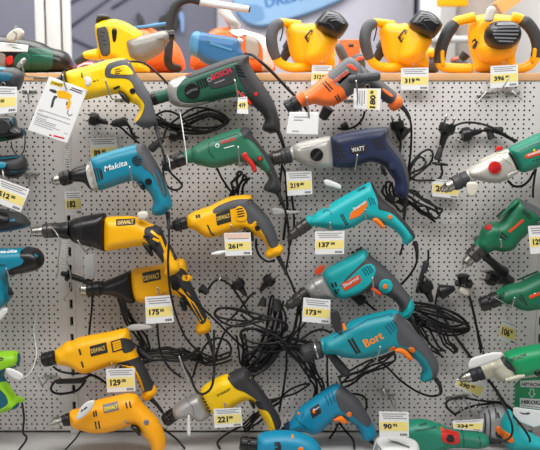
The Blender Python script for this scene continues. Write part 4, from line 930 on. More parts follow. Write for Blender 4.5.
# ================================================================ perforated-wall hooks
HG = 'bent wire hooks on the perforated wall'
def hook(a, b, h, label, r=.0022, plate=False, base=None):
    A = W(a[0], a[1], h); B = W(b[0], b[1], h-.006)
    S = np.array((B[0], .004, B[2]-.004)) if base is None else W(base[0], base[1], -.004)
    pts_ = [S, S*.5+B*.5, B+(S-B)*.08, B*.75+A*.25+np.array((0, -.002, 0)), A]
    V = tube(catmull(pts_, 6), r, 8)
    o = mk('peg_hook', *V, P['wire']); fin(o, label, 'hook', HG)
    mk('hook_clip', *bbox(S[0]-.02, S[0]+.02, -.006, -.0005, S[2]-.003, S[2]+.003, .001), P['wire'], o)
    return o
for a, b, h, l in (
 ((62.5, 74), (66, 89), .21, 'bent wire hook end in front of the big white product card'),
 ((105, 79), (111.5, 99), .20, 'bent wire hook under the trigger of the lemon drill behind the big card'),
 ((129.5, 166), (134, 188), .2, 'bent wire hook in front of the blue-teal drill with the silver ring'),
 ((77.5, 240), (85, 252), .205, 'bent wire hook in front of the glossy black gear case of the long drill'),
 ((157, 287), (161, 297), .165, 'bent wire hook holding the 175 price tag'),
 ((111.5, 363), (114, 370), .165, 'bent wire hook holding the 129 price tag'),
 ((124, 420), (128, 424), .22, 'bent wire hook under the plain orange-yellow drill'),
 ((234.5, 79), (239, 102), .15, 'bent wire hook in front of the dark green drill with the round dial'),
 ((238, 146), (239.9, 167), .2, 'bent wire hook beside the red trigger of the mid green drill'),
 ((231, 224), (233, 243), .168, 'bent wire hook holding the 261 price tag'),
 ((224, 402), (226, 410), .175, 'bent wire hook holding the 221 price tag'),
 ((306.5, 96), (309.5, 121), .19, 'bent wire hook holding the blank white card'),
 ((357.5, 154), (355, 171), .145, 'bent wire hook in front of the navy hammer drill'),
 ((365, 209), (366, 220), .185, 'bent wire hook beside the orange trigger of the turquoise drill'),
 ((372.5, 277), (374.5, 300), .155, 'bent wire hook in front of the turquoise and grey drill'),
 ((380.5, 346), (376, 363), .22, 'bent wire hook under the large teal hammer drill'),
 ((356, 80), (358, 100), .222, 'bent wire hook carrying the twisted 180 price tag'),
 ((330, 222), (331, 232), .18, 'bent wire hook holding the 137 price tag'),
 ((318, 290), (318, 298), .14, 'bent wire hook holding the 173 price tag'),
 ((38, 376), (42, 386), .12, 'bent wire hook at the nose of the drill with the square vent grille'),
 ((509, 77), (498, 95), .18, 'curved wire hook in front of the 396 price tag'),
 ((500.5, 239), (501.5, 248), .185, 'bent wire hook in front of the forest green drill pointing down left'),
 ((515, 297), (511, 308), .185, 'bent wire hook carrying the tied 106 price tag'),
 ((475.5, 406), (477.5, 420), .235, 'bent wire hook at the left of the 234 price tag'),
 ((463, 406), (467, 420), .22, 'second bent wire hook behind the 234 price tag'),
 ((8, 190), (2, 170), .18, 'bent wire hook in front of the black tool above the 512 price tag'),
 ((21, 62), (25, 76), .19, 'bent wire hook at the end of the grey and teal tool, upper left'),
 ((395, 398), (395, 410), .16, 'bent wire hook holding the 90 price tag'),
 ((6, 268), (10, 278), .19, 'bent wire hook in front of the bright teal tool at the left edge')):
    hook(a, b, h, l)
for a, b, h, l, bs in (
 ((390, 407), (383, 388), .20, 'empty bent wire hook above the 90 price tag', (383, 389)),
 ((215, 290), (221, 276), .16, 'empty wire hook in the middle, below the 261 price tag', (222, 278)),
 ((476, 104), (487, 91), .16, 'empty wire hook at the upper right, under the 396 price tag', (488, 93)),
 ((522, 100), (512, 91), .16, 'empty wire hook at the upper right, right of the 396 price tag', (512, 93)),
 ((29, 104), (28, 90), .05, 'thin wire hook between the 9 price tag and the product card', (30, 91)),
 ((29, 186), (30, 173), .05, 'thin wire hook to the right of the black tool above the 512 tag', (32, 174)),
 ((468, 240), (476, 236), .03, 'short wire hook left of the forest green drill nose', (479, 237))):
    hook(a, b, h, l, base=bs)
# ================================================================ price tags and cards
def tag(label, quad, h, num='', sup='', rows=(.52, .24), rot=False, head=3, tint=None, group='white and yellow paper price tags', name='price_tag', barcode=True, big=.8):
    """quad: tl tr br bl in photo pixels"""
    q = [W(a, b, h) for a, b in pts(quad)]; tl, tr, br, bl = q
    def M(u, v, e=0.):   # u right, v down, e out of the card
        p = tl*(1-u)*(1-v)+tr*u*(1-v)+br*u*v+bl*(1-u)*v; return p+np.array((0, -e, 0))
    def slab(u0, v0, u1, v1, e0, e1):
        c = [M(u0, v0, e1), M(u1, v0, e1), M(u1, v1, e1), M(u0, v1, e1)]; k = [M(u0, v0, e0), M(u1, v0, e0), M(u1, v1, e0), M(u0, v1, e0)]
        return c+k, [(3, 2, 1, 0), (4, 5, 6, 7), (0, 1, 5, 4), (1, 2, 6, 5), (2, 3, 7, 6), (3, 0, 4, 7)]
    o = mk(name, *slab(0, 0, 1, 1, -.0006, .0006), P['card'], smooth=False); fin(o, label, 'price tag', group)
    tp = (tl+tr)/2; mk('hanging_loop', *tube(catmull([tp+np.array(k) for k in ((-.004, 0, -.003), (-.005, .001, .006), (0, .001, .011), (.005, .001, .006), (.004, 0, -.003))], 5), .0007, 6), P['wire'], o)
    a, bh = rows
    if rot: mk('price_band', *slab(a, .05, a+bh, .97, .0005, .0009), P['band'], o, smooth=False)
    else: mk('price_band', *slab(.03, a-.12, .97, a+bh, .0005, .0009), P['band'], o, smooth=False)
    if tint: mk('heading_band', *slab(.03, .03, .97, .24, .0005, .0009), tint, o, smooth=False)
    def txt(s, u0, v0, u1, v1, nm):
        v2, f = glyphs(s, .045); X = []
        for x, y in v2:
            uu, vv = (u0+(u1-u0)*x, v1+(v0-v1)*y) if not rot else (u0+(u1-u0)*(1-y), v1+(v0-v1)*x)
            X.append(M(uu, vv, .0013))
        mk(nm, X, f, P['ink'], o, smooth=False)
    if num:
        n = len(num)
        if rot:
            txt(num, a+.10, .30, a+bh-.04, .92, 'price_digits'); txt(sup, a+.10, .10, a+.24, .26, 'price_cents')
        else:
            w = .155*n*big; u0 = .13
            txt(num, u0, a-.05, u0+w, a+bh-.07, 'price_digits')
            if sup: txt(sup, u0+w+.03, a-.05, u0+w+.18, a+bh*.3, 'price_cents')
    for i in range(head):
        k = .12+i*.085
        if rot: mk('fine_print', *slab(k, .1, k+.035, .85-.1*(i % 2), .0005, .0008), P['gink'], o, smooth=False)
        else: mk('fine_print', *slab(.08+.03*i, k-.05, .92-.12*(i % 2), k-.015, .0005, .0008), P['gink'], o, smooth=False)
    if barcode and not rot:
        pr = []
        for i in range(9): pr.append(slab(.70+i*.028, .86, .70+i*.028+(.016 if i % 3 else .022), .95, .0005, .0008))
        mk('barcode', *merge(pr), P['ink'], o, smooth=False)
    return o
tag('white price tag with a yellow band reading 9, at the upper left edge', '-11,86 17,87 17,112 -11,115', .21, '19', '00')
tag('slanted white price tag reading 512 at the left edge', '-1,178 30,189.5 20.5,212 -8,201', .205, '512', '00')
tag('price tag reading 89 standing behind the blue-teal drill', '89,138 116.5,137 119,160 91,162', .03, '89', '00', rows=(.56, .3), group='price tags')
tag('small narrow price tag reading 182 under the chuck of the blue-teal drill', '64.5,191.5 81,191 82,214 66,215.5', .06, '182', '', rows=(.45, .3), big=1.1)
tag('price tag reading 175 under the second amber drill', '145,297 171.5,295 174,322 146,324', .17, '175', '00')
tag('price tag reading 129 under the amber drill with vent grille', '106,369 134.5,368 135.5,391 107,392.5', .168, '129', '00', rows=(.5, .3))
tag('price tag with pinkish heading reading 261', '224,233 250.5,232.5 252,255 225.5,256', .172, '261', '00', tint=mat('pale_pink_print', '#E6C6B4', .6))
tag('price tag reading 221 under the lemon drill with silver nose', '213.5,409 241,407.5 242.5,426 214.5,428', .178, '221', '00', rows=(.46, .34))
tag('price tag reading 219 under the silver gear case of the navy drill', '286,172 311.5,171 312.5,194 287.5,196', .10, '219', '80')
tag('price tag reading 137 in front of the turquoise drill', '315,231.5 344.5,231 344,254 315,254.5', .183, '137', '00')
tag('price tag reading 173 at the nose of the turquoise and grey drill', '303.5,297.5 330.5,300 330,324 302,321.5', .145, '173', '90')
tag('price tag reading 90 at the bottom, over the white tool', '379,411.5 408.8,412 409,437 379.5,436.5', .335, '90', '93', big=.95)
tag('price tag reading 319 on the counter edge', '401,68 428.5,67.5 428.5,90 401,90', .03, '319', '90')
tag('price tag reading 396 on the counter edge', '490.5,66 518,64.5 518,86 490.5,88.5', .03, '396', '90')
tag('price tag reading 312 on the counter edge, half hidden by the orange and grey drill', '312,65 332,65.5 331,86 311,85', .03, '312', '00')
tag('price tag turned on its side reading 180, on the orange and grey drill', '354,88.5 381,88.5 380,110.5 353.5,108', .195, '180', '90', rot=True, rows=(.5, .36), head=4)
o = Tool('paper_card', 'blank white paper card hanging on a hook under the orange drill nose', 'card', .185, (0, 0, 1))
o.body('289.5,112 319,112.5 318,135 286,134', P['card'], T=.0009, r=.001, smooth=0, name='sheet'); o.slots(['294,117 309,117.2', '294,120 303,120.2', '292,131 299,131.3'], .8, P['gink'], name='print_lines', up=.0003)
tag('price tag reading 205 behind the steel chuck of the sea green drill', '432,178.5 459.5,182 458.5,199 432,196', .03, '205', '', rows=(.4, .38), big=1.05, head=1)
tag('price tag reading 12 at the right edge beside the forest green drill', '528,226 552,225 556,252 530.5,254', .2, '129', '90')
tag('slanted yellow price tag reading 106 tied to the green drill with the black chuck', '502,319 516,324 515.5,345 498,339', .05, '106', '00', rows=(.40, .4), big=1.05, head=1)
tag('slanted price tag reading 290 hanging behind the chuck of the emerald drill', '458,378 487.5,381.5 479,400 454.5,385.5', .09, '290', '90', rows=(.42, .4), head=0)
tag('price tag reading 234 at the bottom right, in front of the straight green tool', '452.5,421 483.5,419 482,431.5 453.5,428.5', .245, '234', '00', rows=(.46, .4), head=2)
tag('little price tag tied to the dark green drill with the round dial', '238,97.5 247,96.5 248.5,114 237,113.5', .155, '419', '', rows=(.4, .3), big=1.4, head=1, barcode=False)
o = Tool('paper_card', 'blank faded white card hanging under the long drill with glossy black gear case', 'card', .05, (0, 0, 1)); o.body('84,256 94,253 95,277 84.5,279.5', P['card'], T=.0009, r=.001, smooth=0, name='sheet')
# big product card
d = Tool('product_card', 'big tilted white product card with a picture of a yellow drill', 'card', .195, (0, 60, 5))
d.body('246,82 438,150 336,418 138,352', P['card'], T=.001, r=.001, smooth=0, name='sheet')
d.ov('logo_band', '254,101 320,118 313,139 249,122', P['yink'], smooth=0, up=.0004); d.text('STANLEY', '256,119', '312,133', 13, P['ink'], up=.001, bold=.03)
dr = d.ov('drill_picture', '284,150 320,152 362,172 360,186 350,192 358,215 346,250 326,245 334,228 342,200 330,196 290,190 284,172', P['yellow'], up=.0004, smooth=1)
d.ov('picture_chuck', '244,146 262,144 286,152 286,170 268,166 246,154', P['dkgrey'], up=.0005, smooth=1, parent=dr); d.ov('picture_handle', '268,176 278,178 290,182 288,190 276,192 264,242 250,240 262,192 266,188', P['dkgrey'], up=.0005, smooth=1, parent=dr)
d.ov('picture_trigger', '332,205 340,208 336,228 328,226', P['dkgrey'], up=.0006, smooth=0, parent=dr); d.slots(['342,250 336,266 346,278 362,272'], 3, P['dkgrey'], name='picture_cord', parent=dr)
d.slots(['358,138 412,158', '350,146 408,168'], 4, P['ink'], name='heading_lines')
d.slots(['190,252 215,260', '196,246 352,298', '186,272 240,290', '184,264 350,322', '180,283 232,301', '178,292 280,326', '176,300 276,334', '170,308 300,352', '168,318 262,350', '318,364 338,371'], 2.2, P['gink'], name='text_lines')
d.slots(['246,373 258,377', '268,378 322,392'], 6, P['rink'], name='brand_line')
# green card of the emerald drill
d = Tool('product_card', 'green and white hanging card at the right edge under the emerald drill', 'card', .10, (440, 330, 5.4))
d.body('406,290 440,262 560,250 640,250 640,470 560,458 400,448', P['hgreen'], T=.001, r=.001, smooth=0, name='sheet')
pl = d.ov('label_panel', '432,272 600,268 600,312 434,308', P['card'], smooth=0, up=.0004); d.text('HITACHI', '440,302', '546,305', 20, P['ink'], up=.001, bold=.03, parent=pl)
pl = d.ov('label_panel', '430,366 600,376 600,436 430,418', P['card'], smooth=0, up=.0004); d.text('HIKOKI', '438,398', '540,404', 24, P['ink'], up=.001, bold=.03, parent=pl); d.slots(['438,408 548,420'], 3, P['gink'], name='small_print', parent=pl)
d.slots(['488,318 506,320 506,342 514,344 496,364 478,340 487,340 488,318'], 3.5, P['card'], name='arrow_outline')
d.ov('lower_sheet', '404,412 428,418 600,440 600,462 500,455 402,446', P['card'], smooth=0, up=.0005)
o = Tool('paper_card', 'white leaflet with a small tool picture at the right edge below the green card', 'card', .14, (380, 380, 3.375))
o.body('450,92 545,104 545,152 520,160 446,132', P['card'], T=.0009, r=.001, smooth=0, name='sheet'); o.ov('tool_picture', '466,106 488,112 500,108 512,112 500,118 478,116', P['dkgrey'], smooth=1, up=.0004)

# ================================================================ security tags, cables and coils
def stag(label, poly, h, m='white', T=.006, crop=(0, 0, 1), mark=None):
    d = Tool('security_tag', label, 'security tag', h, crop, 'plastic anti-theft tags'); d.body(poly, P[m], T=T, r=.005, name='shell', smooth=1)
    pp = pts(poly, crop); t = W(pp[:, 0].mean(), pp[:, 1].min()+1, h); mk('hanging_loop', *tube(catmull([t+np.array(k) for k in ((-.003, .001, -.003), (-.004, .004, .005), (0, .006, .009), (.004, .004, .005), (.003, .001, -.003))], 5), .0007, 6), P['wire'], d.root)
    return d
SG = stag('round ivory tag on top of the bottle green tool, far left', '6,40 7,35 11,31 17,28 21,28.5 24,31 24.5,34 21,38 16,41 11,42.5', -.06, 'ivory', T=.012); SG.slots(['13,31 17,34 15.5,39'], 1, P['gink'], name='seam')
stag('small white tag on the lemon drill behind the product card', '84,78 87,76 91,78 92,82 90,86 86,87 85,83', .205)
stag('beige block tag between the blue-teal drill and the long drill', '137,213 141,211 147,211 149,215 147,219.5 139,220 137,217', .185, 'ivory', T=.01)
d = stag('white oblong tag with dark writing on the orange-yellow drill', '75.5,419 80,408 86,402 93,399.5 95,402 92,409 85,416 79,420', .228, T=.004); d.slots(['81,411.5 83,409.5', '84,409.5 87,407'], 1.2, P['ink'], name='handwriting')
stag('white bone-shaped tag below the silver gear case of the navy drill', '323,180.5 327,179 332,181 338,183 342,186 341,190 337,189 331,187 325,186', .10)
stag('long white tag left of the turquoise drill chuck', '270,210 274,207 281,208.5 287,210.5 298,210.5 300,212 297,213.5 286,214 279,215 273,216', .06)
stag('white spear-shaped tag beside the 261 price tag', '210,253.5 217,251 226,250 225,253 219,255.5 212,255', .17)
stag('flat white tag above the drill with the square vent grille', '126,327 133,324 143,324 152,325.5 152,328.5 143,330 134,331 128,330', .05, T=.004)
stag('white stick tag hanging below the silver nose of the lemon drill', '187.5,415 190,415 190.5,423 191,436 187,436 187,424', .17, T=.004)
stag('large flat white tag on top of the emerald drill', '467.5,366 470,359 474,357 492,352 501,352 503.5,354 500,359 488,363 474,368 469,369', .18, T=.006)
stag('ivory tag hanging under the steel chuck of the sea green drill', '466.5,183 470,181.5 476,182 478.5,186 477,193 474,197 468,196.5 466,192', .165, 'ivory', T=.008)
stag('small ivory tag beside the black plug at the right', '459,289 462,287 469.5,291 468.5,297 459,293', .06, 'ivory', T=.008)
stag('beige tag on top of the two-handled mixer', '484,22 485,14 487,8 491,6 495,7 496.5,11 494,16 493,22', -.08, 'ivory', T=.012)
stag('white tag hanging on the lime green tool at the lower left', '5,369 9,367.5 16,370 23,374 24,378 20,381 14,379 7,374', .165, T=.005)
stag('white tag under the bright teal tool at the left edge', '-3,312 3,307.5 8,308 8,312 4,317 0,321 -4,322', .15, T=.006)
def wirething(name, label, P_, r, m, cat='security cable', group=None, n=10):
    o = mk(name, *tube(catmull([W(*p) for p in P_], n), r, 7), P[m]); return fin(o, label, cat, group)
wirething('hanging_security_cable', 'thin white cable looping past the chuck of the drill with the square vent grille', ((38, 300, .03), (34, 330, .06), (36.5, 350, .1), (35, 362, .14), (30, 373, .16), (22, 379, .165)), .0012, 'white')
wirething('hanging_security_cable', 'grey cable hanging down from the black sleeve of the long drill', ((52, 228, .17), (57, 234, .19), (60, 244, .19), (58, 262, .15), (58, 270, .1), (56, 278, .05)), .0016, 'silver')
wirething('hanging_security_cable', 'second grey cable below the long drill, ending in a loop', ((67, 262, .05), (70, 272, .06), (71, 286, .06), (67, 295, .05), (64, 299, .04), (66, 301, .035)), .0016, 'silver')
wirething('hanging_security_cable', 'white strap wire around the black cords above the mid green drill', ((179, 109, .08), (180, 113, .10), (182, 124, .14), (184, 138, .168), (186, 152, .17), (187, 165, .17)), .0016, 'white')
wirething('hanging_security_cable', 'curved grey wire in front of the mid green drill chuck', ((167, 155, .17), (169, 160, .18), (170, 168, .19), (172, 171, .18)), .0016, 'silver')
wirething('hanging_security_cable', 'long grey wire rising from the silver nose of the lemon drill', ((179, 356, .17), (184, 370, .175), (191, 386, .175), (197, 394, .17)), .0022, 'silver')
wirething('hanging_security_cable', 'thin wire tying the 106 price tag to the green drill', ((494, 297, .185), (504, 303, .19), (508, 306, .17), (506, 313, .1), (508, 320, .055)), .0008, 'silver')
def coil(label, a, b, n, r=.008):
    A, B = W(*a), W(*b); k = n*12; t = np.linspace(0, 1, k)[:, None]; ax = A+(B-A)*t; an = np.linspace(0, n*2*math.pi, k)
    p = ax+r*np.stack([np.cos(an), np.sin(an), 0*an], 1); fin(mk('coil_cable', *tube(p, .0013, 5), P['white']), label, 'security cable')
coil('grey spiral cable hanging below the big product card', (66.5, 142, .05), (68.5, 178, .05), 15)
coil('grey spiral cable hanging below the chuck of the long drill', (66, 240, .05), (64, 266, .05), 11)
coil('grey spiral cable above the little 182 price tag', (67, 178, .04), (65.5, 200, .03), 9, .006)
# ================================================================ black cords and plugs on the wall
def cpts(crop, st, h, wob=.004):
    p = pts(st, crop); n = len(p)
    if np.isscalar(h): hh = h+wob*np.sin(np.arange(n)*2.1+p[0][0])
    else: hh = np.interp(np.linspace(0, 1, n), np.linspace(0, 1, len(h)), h)
    return [W(a, b, c) for (a, b), c in zip(p, hh)]
def hairpin(crop, st, n, spread, h, seed=0, dh=.0065, ext=3):
    """one cord folded n times along a path: n strands side by side"""
    r = np.random.default_rng(seed); base = catmull(pts(st, crop), 6); L = len(base)
    t = np.gradient(base, axis=0); t /= np.linalg.norm(t, axis=1)[:, None]; nr = np.stack([-t[:, 1], t[:, 0]], 1)
    out = []; sel = np.linspace(0, L-1, 6).astype(int)
    for i in range(n):
        off = (i-(n-1)/2)*spread; k = r.uniform(-.5, .5, 6)*spread*1.6
        strand = [np.r_[base[j]+nr[j]*(off+k[a]), h+dh*(i % 4)+r.uniform(0, .004)] for a, j in enumerate(sel)]
        e = r.uniform(0, ext, 2)
        strand[0][:2] -= t[0]*e[0]; strand[-1][:2] += t[-1]*e[1]
        out += strand if i % 2 == 0 else strand[::-1]
    return [W(a, b, c) for a, b, c in out]
CG = None
def pcord(label, P_, r=.0031, n=9, name='hanging_cable'):
    o = mk(name, *tube(catmull(P_, n), r, 8), P['cord']); return fin(o, label, 'cable', CG)
def plug(o, at, to, h, s=1., hb=None):
    """plug whose cable enters at `at` and whose pins point to `to` (photo px)"""
    A = W(at[0], at[1], h); B = W(to[0], to[1], h if hb is None else hb); d = (B-A)/np.linalg.norm(B-A); L = .05*s
    k = mk('plug', *lathe(A, A+d*L, [(0, .004*s), (.1, .0062*s), (.45, .0085*s), (.55, .012*s), (.62, .0175*s), (.8, .0185*s), (1, .0172*s), (1, .01*s)], 20), P['black'], o, sharp=40)
    u = np.cross(d, (0, 1., 0)); u /= np.linalg.norm(u)
    for sg in (-1, 1):
        mk('pin', *lathe(A+d*L*.98+u*sg*.0095*s, A+d*(L+.019*s)+u*sg*.0095*s, [(0, .0024*s), (.9, .0024*s), (1, .001)], 10), P['chrome'], k)
    return k
def sleeve(o, a, b, h, r0=.006, r1=.010, name='inline_sleeve', hb=None):
    return mk(name, *lathe(W(a[0], a[1], h), W(b[0], b[1], h if hb is None else hb), [(0, r0*.7), (.06, r0), (.5, (r0+r1)/2), (.9, r1), (1, r1*.7)], 16), P['rubber'], o, sharp=40)
# --- below the grip of the lemon drill
K = (120, 100, 5.625)
o = pcord('folded black cord bundle right of the lemon drill grip', hairpin(K, '380,120 470,75 560,95 600,140 500,170 360,150 250,150 200,110', 5, 1.6, .018, 3)); plug(o, (188, 139), (181, 137), .03)
o = pcord('black cord looping over the folded bundle, above the mid green drill', cpts(K, '190,90 260,62 330,85 400,150 470,175 560,160 600,100 520,55 420,45 330,100 270,150 240,220', .046))
sleeve(o, (163, 139), (150, 150), .046, .008, .012)
o = pcord('black cord with plug lying right of the big product card', cpts((60, 50, 5), '250,370 300,385 340,420 375,450 400,470', .03)); plug(o, (108, 123), (97, 120), .03); sleeve(o, (112, 124), (127, 121), .032, .009, .013); 
o = pcord('short black cord above the 89 price tag', cpts((60, 50, 5), '330,360 350,390 362,420 385,440', .05), r=.004)
# --- under the amber drill with the tapered gear case
K = (60, 260, 3.214)
o = pcord('thin black cord hanging straight down left of the tapered black gear case', cpts(K, '104,118 102,160 96,210 94,240 98,262', .03))
o = pcord('folded black cords behind the tapered black gear case', hairpin(K, '196,128 212,170 236,215 262,250 276,290', 4, 2.2, .014, 5)); plug(o, (130, 342), (138, 350), .03)
o = pcord('thick black cord bundle right of the square vent grille', hairpin(K, '266,300 330,292 400,300 450,318', 4, 2.0, .016, 8), r=.0034)
o = pcord('black cord falling right of the 175 price tag', cpts(K, '312,200 316,250 325,300 350,345 390,378', .045))
o = pcord('second black cord bundle under the 175 price tag', hairpin(K, '270,320 340,318 410,312 440,290', 3, 2.4, .042, 9, dh=.004)); sleeve(o, (141, 352), (152, 360), .05, .006, .01)
K = (30, 320, 4)
o = pcord('black cord loop with thick sleeve below the drill with the square vent grille', cpts(K, '225,240 190,280 140,294 100,292 84,276 96,250 120,240 200,236 250,222 300,250 330,290', .045), r=.0036); sleeve(o, (56, 382.5), (86, 380), .052, .005, .009)
o = pcord('black cord under the gear end of the drill with the square vent grille', cpts(K, '92,186 120,205 170,214 230,214 280,236', .03), r=.0034)
o = pcord('thin black cord dropping behind the orange-yellow drill to the base shelf', [W(82, 428, .10), W(76, 438, .15), W(66, 449, .20), W(60, 457, .24)], r=.0022)
# --- above and below the amber and charcoal drill
K = (160, 185, 4)
o = pcord('bunch of upright black cord loops behind the amber and charcoal drill', hairpin(K, '300,60 302,30 318,-10 328,-30', 5, 2.6, .03, 4, dh=.007, ext=4), r=.0036)
o = pcord('thin black cord hanging from the mid green drill belly', cpts((150, 115, 3.857), '258,205 275,240 300,280 318,300', .05))
o = pcord('black cord curving under the grip of the amber and charcoal drill', cpts(K, '385,215 385,250 400,285 430,306 460,300', .05))
# --- the big tangle in the middle
K = (160, 255, 3.6)
o = pcord('black cord arching over the empty middle hook with a plug at its right', cpts(K, '168,132 190,100 212,90 236,96 262,118 290,160 318,205 330,225', .05)); plug(o, (246, 296), (241, 288), .052)
sleeve(o, (208, 293), (200, 287), .05, .009, .013)
o = pcord('black plug with cord near the middle, right of the arching cord', cpts(K, '345,135 322,150 300,180 262,222 240,240', .03)); plug(o, (260, 291), (266, 284), .03); sleeve(o, (264, 298), (262, 306), .03, .008, .012)
o = pcord('long flat black cord loop in the middle of the tangle', cpts(K, '330,240 250,232 205,220 200,200 230,190 300,205 350,230 420,232 455,255 440,280 390,270 330,245 290,215', .036))
o = pcord('black cord loop in the middle below the long flat loop', cpts(K, '460,330 400,330 320,330 292,300 296,275 340,268 400,300 420,330 360,360', .044))
o = pcord('heavy bundle of folded black cords in the middle', hairpin(K, '415,170 405,230 392,290 360,350 320,400 310,430', 5, 3., .012, 11, dh=.006, ext=4))
o = pcord('second heavy bundle of black cords right of the middle', hairpin(K, '425,180 440,250 410,330 350,400 330,430', 3, 3.4, .040, 14, dh=.005, ext=6)); sleeve(o, (276, 300), (277, 311), .05, .010, .014)
o = pcord('black cord bundle running right behind the nose of the large teal hammer drill', hairpin(K, '380,330 440,318 500,320 550,335', 5, 2.2, .022, 16, dh=.006))
o = pcord('black cord bundle rising to the 173 price tag', hairpin(K, '460,340 490,280 510,220 520,190', 3, 3., .03, 17, dh=.006))
o = pcord('black cord bundle sinking right towards the lower teal drill', hairpin(K, '440,310 480,350 520,400 560,440', 4, 2.4, .05, 19, dh=.005))
o = pcord('round black cord loop above the lemon drill with silver nose', cpts(K, '140,360 180,380 240,370 256,340 240,310 200,300 160,330 130,400 118,440', .03))
o = pcord('black cord loop hanging in front of the lemon drill top', [W(*p) for p in ((214, 330, .06), (214, 356, .10), (214, 374, .165), (211, 388, .178), (203, 394, .178), (196, 390, .17), (190, 376, .10), (182, 362, .06), (178, 348, .05))], r=.0034)
o = pcord('thin black cord falling from the 173 price tag to the large teal drill nose', cpts(K, '500,170 490,230 474,300 462,330', .056))
o = pcord('thin black cord hanging through the middle of the tangle', cpts(K, '455,330 455,400 446,470 430,560', .04))
K = (180, 320, 4.09)
o = pcord('black cord loops above the black back of the lemon drill', hairpin(K, '255,70 262,140 275,200 330,190 400,120', 4, 2.6, .026, 21, dh=.006))
o = pcord('black cord loop in the lower middle beside the lemon drill grip', cpts(K, '350,330 400,320 470,300 520,270 528,262 500,264 450,285 400,325 340,360 290,420', .03)); 
o = pcord('black cord bundle behind the grip of the lemon drill', hairpin(K, '400,335 350,370 300,420 270,450', 3, 2.4, .014, 23))
o = pcord('black cord curling below the silver nose of the lemon drill', cpts((150, 350, 4), '40,305 80,335 110,360 140,395', [.06, .09, .13, .15])); 
o = pcord('black cord from the 221 price tag down to the teal drill at the bottom', cpts((150, 350, 4), '420,250 370,300 300,340 270,370 280,395', [.03, .05, .08, .12, .14]))
o = pcord('black coiled cord left of the lemon drill top', hairpin(K, '0,130 60,160 140,170 200,150', 3, 2.5, .016, 25))
K = (180, 260, 3.6)
o = pcord('black cord crossing the long flat loop and dropping past the second amber drill', cpts(K, '300,200 240,225 185,240 160,262 140,310 126,360 120,420 112,455', .052), r=.0034)
o = pcord('low black cord loop left of the large teal drill nose', cpts(K, '245,405 228,370 238,340 280,326 340,330 400,318 440,326 470,345', .05), r=.0034)
o = pcord('slanting black cord loop above the back of the lemon drill', cpts(K, '360,262 300,300 255,335 232,375 240,405 275,412 320,380 350,340 385,310 430,316', .058), r=.0034)
o = pcord('wide black cord loop under the plugs in the middle', cpts(K, '385,285 330,300 260,296 222,272 226,252 262,246 320,262 370,290 400,320', .062), r=.0034)
o = pcord('outer black cord loop round the long flat loop', cpts(K, '385,255 382,230 340,214 280,222 220,238 170,232 130,205 128,185 160,172 220,178 290,198 350,215', .068), r=.0034)
o = pcord('black cord crossing right below the 173 price tag', cpts(K, '390,310 430,290 470,262 510,250 545,262', .04), r=.0034)
# --- round the large teal hammer drill
K = (300, 300, 3.6)
o = pcord('bundle of black cord loops under the large teal hammer drill', hairpin(K, '150,290 200,270 245,245 290,220 330,205', 5, 2.6, .03, 27, dh=.007))
o = pcord('thin black cord dropping behind the side handle of the large teal drill', cpts(K, '98,200 98,260 102,330 110,400', .03))
o = pcord('black cord bundle descending left of the lower teal drill', hairpin(K, '30,220 50,270 70,320 60,380', 4, 2.6, .03, 29))
o = pcord('black cord arc behind the grip of the lower teal drill', cpts(K, '170,345 200,338 232,350 240,380 230,410', .03))
o = pcord('thin black cord under the trigger of the lower teal drill', cpts((230, 360, 3.375), '365,215 350,245 335,265 ', .05)); 
o = pcord('second black cord under the trigger of the lower teal drill', cpts((230, 360, 3.375), '368,212 395,245 415,270 420,300', [.06, .09, .12, .15]))
sl = pcord('black socket block beside the 173 price tag', cpts((285, 240, 4), '260,215 300,235 330,255 360,280', .035)); sleeve(sl, (352, 294), (364, 302), .04, .012, .016)
# --- bundle under the navy drill grip
K = (380, 110, 4.09)
o = pcord('fan of folded black cord ends under the navy drill grip', hairpin(K, '108,350 150,375 200,405 228,430', 6, 2.6, .03, 31, dh=.006, ext=5), r=.0034)
o = pcord('black cord coil between the navy drill and the steel chuck of the sea green drill', cpts(K, '250,225 254,262 232,284 190,288 140,286 118,262 128,220 165,178 200,162 216,180 206,215 170,250 130,278 112,300', .03)); 
o = pcord('second black cord coil beside the navy drill grip', cpts(K, '112,280 130,230 158,195 180,200 186,222 160,245 128,258 110,300', .045))
o = pcord('black round plug with its cord arching over to the sea green drill', cpts((430, 110, 4.9), '40,262 58,200 72,160 88,110 120,78 170,62 230,64 290,80 350,110 400,140 430,150', .04)); 
plug(o, (441, 146), (448, 125), .05, 1.25); sleeve(o, (441, 147), (437, 160), .045, .007, .010); mk('plug_flange', *lathe(W(432, 163, .045), W(448, 165, .045), [(0, .003), (.5, .005), (1, .003)], 12), P['black'], o)
o = pcord('black plug with metal pins left of the sea green drill', cpts((430, 110, 4.9), '250,100 290,105 330,112 380,135 420,158', .022)); plug(o, (482, 131), (468, 134), .022, 1.1); sleeve(o, (489, 131), (492, 139), .024, .008, .011); sleeve(o, (484, 129), (503, 130), .026, .005, .009)
o = pcord('black cord loop under the body of the sea green drill', cpts((430, 110, 4.9), '380,345 410,372 450,372 485,345 505,310 520,290', .04), r=.0036)
o = pcord('black cord falling from the sea green drill towards the green drill below', cpts((430, 110, 4.9), '520,290 512,330 505,390 505,430', .025)); 
o = pcord('black double plug with cord right of the orange drill handle', cpts((275, 50, 3.84), '495,300 482,330 482,370 478,400', .02)); plug(o, (400, 141), (398, 130), .025, 1.1); sleeve(o, (401, 139), (408, 128), .03, .007, .011)
o = pcord('black socket hanging under the orange drill nose', cpts((275, 50, 3.84), '345,235 335,265 310,292 270,305 240,300', .04)); sleeve(o, (322, 119), (329, 107), .05, .012, .016, hb=.055); sleeve(o, (341, 128), (348, 125), .04, .009, .012)
